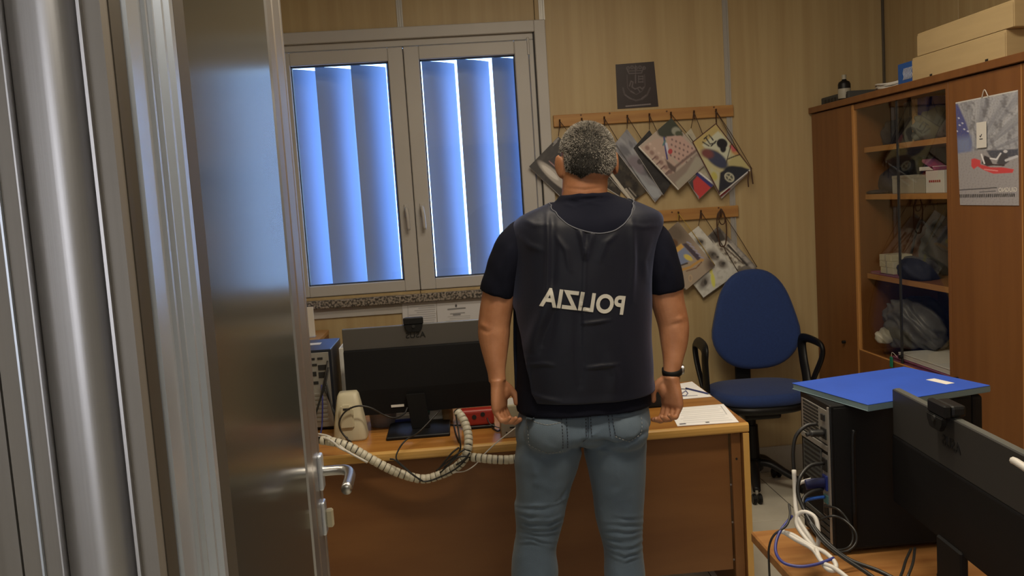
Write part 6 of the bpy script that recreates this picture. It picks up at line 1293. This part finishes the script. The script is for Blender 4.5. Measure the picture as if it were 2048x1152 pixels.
for (pts, a_) in (([(1030, 1006), (1060, 1014), (1110, 1008), (1138, 994)], 0.006), ([(1030, 1020), (1060, 1030), (1095, 1028)], 0.005), ([(1030, 1036), (1060, 1044), (1100, 1040), (1128, 1032)], 0.006), ([(1031, 1047), (1060, 1056), (1100, 1054), (1124, 1046)], 0.006), ([(1031, 1057), (1070, 1066), (1118, 1062)], 0.006), ([(1029, 1068), (1060, 1075), (1112, 1084)], 0.005), ([(1030, 1080), (1060, 1084), (1105, 1094)], 0.004),
      ([(1284, 1028), (1250, 1032), (1230, 1030)], 0.004), ([(1285, 1042), (1250, 1046), (1215, 1044)], 0.005), ([(1285, 1056), (1250, 1062), (1205, 1058)], 0.006), ([(1285, 1068), (1245, 1078), (1208, 1070)], 0.006), ([(1284, 1082), (1245, 1094), (1208, 1080)], 0.006), ([(1285, 1096), (1250, 1110), (1212, 1092)], 0.006), ([(1286, 1108), (1250, 1122), (1214, 1104)], 0.005)):
    JR.append((a_*0.62, 3.6, pts)); JR.append((-a_*0.45, 3.2, [(x, y+6) for x, y in pts]))
JR += [(-0.005, 4, [(1150, 940), (1138, 975), (1122, 1000), (1095, 1012)]), (0.003, 6, [(1180, 930), (1196, 980), (1205, 1040)]), (0.003, 8, [(1070, 930), (1072, 980)]), (0.003, 8, [(1240, 920), (1238, 1000)])]
nzm = np.clip(0.75+0.6*fbm(x_, y_*1.5, 93, 2, 0.018), 0.1, 1.5)
for a_, w_, q in JR: d += a_*ridge(x_, y_+3*fbm(x_, y_, 94, 2, 0.012), q, w_)*back*nzm
set_verts(je, v+n_*d[:, None]); jeans = link('jeans', je, 'denim', man, True); BJ = bvh_of(je)
def patch(name, top, bot, off, mt, nu=16, nv=16):
    """pocket between a top and a bottom pixel polyline, laid on the cloth"""
    V = []
    def samp(pl, u):
        a = np.array(pl, float); s_ = np.r_[0, np.cumsum(np.linalg.norm(np.diff(a, axis=0), axis=1))]; s_ /= s_[-1]; return np.array([np.interp(u, s_, a[:, 0]), np.interp(u, s_, a[:, 1])])
    for j in range(nv+1):
        for i in range(nu+1):
            p = samp(top, i/nu)*(1-j/nv)+samp(bot, i/nu)*(j/nv); V.append(on_surface(BJ, p[0], p[1], off if 0 < i < nu and 0 < j < nv else off*0.2))
    W_ = nu+1; return mk(name, V, [(j*W_+i, j*W_+i+1, (j+1)*W_+i+1, (j+1)*W_+i) for j in range(nv) for i in range(nu)], mt, jeans, True)
patch('back_pocket', [(1054, 836), (1090, 842), (1130, 838)], [(1059, 893), (1098, 908), (1130, 896)], 0.0025, 'denim_p'); patch('back_pocket', [(1224, 836), (1256, 838), (1286, 834)], [(1230, 872), (1258, 882), (1282, 866)], 0.0025, 'denim_p')
def stitch(name, pts, mt, dash=3.4, gap=2.6, r_=0.0010, off=0.0030):
    a = np.array(pts, float); s_ = np.r_[0, np.cumsum(np.linalg.norm(np.diff(a, axis=0), axis=1))]; L = []; q = 0
    while q < s_[-1]:
        seg = [on_surface(BJ, np.interp(k, s_, a[:, 0]), np.interp(k, s_, a[:, 1]), off) for k in (q, q+dash/2, min(q+dash, s_[-1]))]; L.append(seg); q += dash+gap
    tubes(name, L, r_, mt, jeans, k=1, n=4)
stitch('stitching', [(1056, 845), (1072, 848), (1095, 850), (1124, 845)], 'stitchl', 5, 1); stitch('stitching', [(1056, 845), (1059, 895), (1097, 909), (1126, 903)], 'stitchl', 4, 3)
for x0_, x1_, ya_, yb_ in ((1123, 1126, 832, 897), (1133, 1136, 832, 897), (1172, 1173, 832, 874), (1182, 1183, 832, 874), (1217, 1221, 832, 872), (1225, 1230, 832, 870)): stitch('stitching', [(x0_, ya_), (x1_, yb_)], 'stitch', 3.2, 3.0, 0.0013)
stitch('stitching', [(1230, 872), (1258, 883), (1283, 868), (1288, 836)], 'stitchl', 4, 3)
stitch('stitching', [(1177, 834), (1177, 874), (1166, 886)], 'stitch', 8, 0.5, 0.0007)
# ---- shoes
for s_, rows in ((-1, legL), (1, legR)):
    c = hp((rows[-1][1]+rows[-1][2])/2, rows[-1][0]); x0_ = c[0]; sh = []
    for yy, hw_, hh_ in ((-0.085, 0.028, 0.060), (-0.075, 0.036, 0.075), (-0.03, 0.040, 0.095), (0.04, 0.041, 0.085), (0.10, 0.046, 0.058), (0.15, 0.047, 0.045), (0.19, 0.038, 0.036), (0.205, 0.022, 0.026)):
        sh.append([(x0_+s_*0.01+hw_*math.cos(t_), yy, 0.001+hh_*(0.5+0.5*abs(math.sin(t_))**0.7*math.copysign(1, math.sin(t_)))) for t_ in np.linspace(0, 2*PI, 25)[:-1]])
    v, f = loft_data(sh); mk('shoe', v, f, 'shoe', man, True)
# ---- wristwatch
wv = bpy.data.objects.new('wristwatch', None); COL.objects.link(wv); wv.parent = man; wv.location = tuple(hp(1344, 742, Y=2.638)); wv['label'] = 'dark strap watch on the right-hand wrist'
rw = Matrix.Rotation(R(14), 4, 'X') @ Matrix.Rotation(R(-4), 4, 'Y')
def band(r_, h_, n=40): return [[tuple(rw @ Vector((q*math.cos(2*PI*j/n), q*math.sin(2*PI*j/n), z_))) for j in range(n)] for q, z_ in ((r_-0.002, -h_), (r_+0.0015, -h_*0.9), (r_+0.002, 0), (r_+0.0015, h_*0.9), (r_-0.002, h_))]
v, f = loft_data(band(0.0285, 0.0095), False); mk('watch_strap', v, f, 'blackmat', wv, True)
o_ = cyl('watch_case', (0.030, 0.006, 0.002), 0.017, 0.010, 'metal', wv, axis='x', n=24, bev=0.002); cyl('watch_face', (0.0355, 0.006, 0.002), 0.014, 0.002, 'screen', wv, axis='x', n=24)
# ---- hair: dark close cap and many short grey strands
v = verts_of(body_me); tr = []
vl = np.array([list((HR.inverted() @ (Vector(q)-Vector(HC)))) for q in v[v[:, 2] > 1.5]]); idx = np.where(v[:, 2] > 1.5)[0]
nn = norms_of(body_me)[idx]; xh, yh = px_of(v[idx])
nape = np.interp(xh, [1110, 1124, 1140, 1155, 1163, 1172, 1184, 1200, 1216, 1236], [318, 340, 345, 350, 358, 351, 345, 347, 350, 320])
ear = (np.abs(vl[:, 0]) > 0.066) & (vl[:, 1] > -0.022) & (vl[:, 1] < 0.035) & (vl[:, 2] < 0.018)
ok = np.where(vl[:, 1] < -0.005, (yh < nape) & (~ear), (vl[:, 2] > 0.012+np.clip(vl[:, 1]-0.02, 0, 1)*0.75) & (~ear)) & (vl[:, 2] > -0.075) & (np.abs(vl[:, 0]) < 0.081)
okset = np.zeros(len(v), bool); okset[idx[ok]] = True; loc_of = {int(i): k for k, i in enumerate(idx)}
polys = [tuple(p.vertices) for p in body_me.polygons if all(okset[i] for i in p.vertices)]
used = sorted({i for p in polys for i in p}); mp_ = {i: k for k, i in enumerate(used)}; na = norms_of(body_me)
Pu = v[used]; Nu = na[used]; m = len(used)
cap_o = mk('hair', np.vstack([Pu+Nu*0.0035, Pu-Nu*0.001]), [tuple(mp_[i] for i in p) for p in polys]+[tuple(mp_[i]+m for i in p[::-1]) for p in polys], 'haircap', man, True)
cap_o['label'] = 'short cropped salt-and-pepper hair'
rs = np.random.RandomState(5); NS = 34000
pid = rs.randint(0, len(polys), NS); V = []; Fs = []; CC = []
for k in range(NS):
    p = polys[pid[k]]; w4 = rs.dirichlet(np.ones(len(p))); P0 = sum(v[i]*w for i, w in zip(p, w4)); N0 = sum(na[i]*w for i, w in zip(p, w4)); N0 = N0/np.linalg.norm(N0)
    top = max(0, (P0[2]-HC[2])/0.09); dr_ = N0*(0.55+0.5*top)+np.array([0, -0.05, -0.75*(1-top)])+rs.normal(0, 0.28, 3); dr_ /= np.linalg.norm(dr_)
    Ls = rs.uniform(0.005, 0.009)*(0.75+0.25*top); sd = np.cross(dr_, rs.normal(0, 1, 3)); sd /= np.linalg.norm(sd); b_ = P0+N0*0.003
    o_ = len(V); V += [b_-sd*0.0006, b_+sd*0.0006, b_+dr_*Ls]; Fs.append((o_, o_+1, o_+2))
    CC.append(b_)
CCa = np.array(CC); hx_, hy_ = px_of(CCa)
dk = np.exp(-(((hx_-1171)/34)**2+((hy_-330)/38)**2)**1.4)+0.5*np.exp(-(((hx_-1163)/14)**2+((hy_-350)/16)**2))
cl = fbm(hx_, hy_, 95, 2, 0.03)*0.25
pl = np.clip(0.60*(1-dk*1.2)+cl*(1-dk), 0.02, 0.9); r1 = rs.rand(NS); tone = np.where(r1 < pl, rs.uniform(0.22, 0.62, NS), rs.uniform(0.008, 0.05, NS))
col = np.repeat(np.stack([tone, tone*0.93, tone*0.82, np.ones(NS)], 1), 3, axis=0)
hs = mk('hair_strands', V, Fs, 'hair', cap_o); hs['kind'] = 'stuff'
ca_ = hs.data.color_attributes.new('Col', 'FLOAT_COLOR', 'POINT'); ca_.data.foreach_set('color', col.ravel())
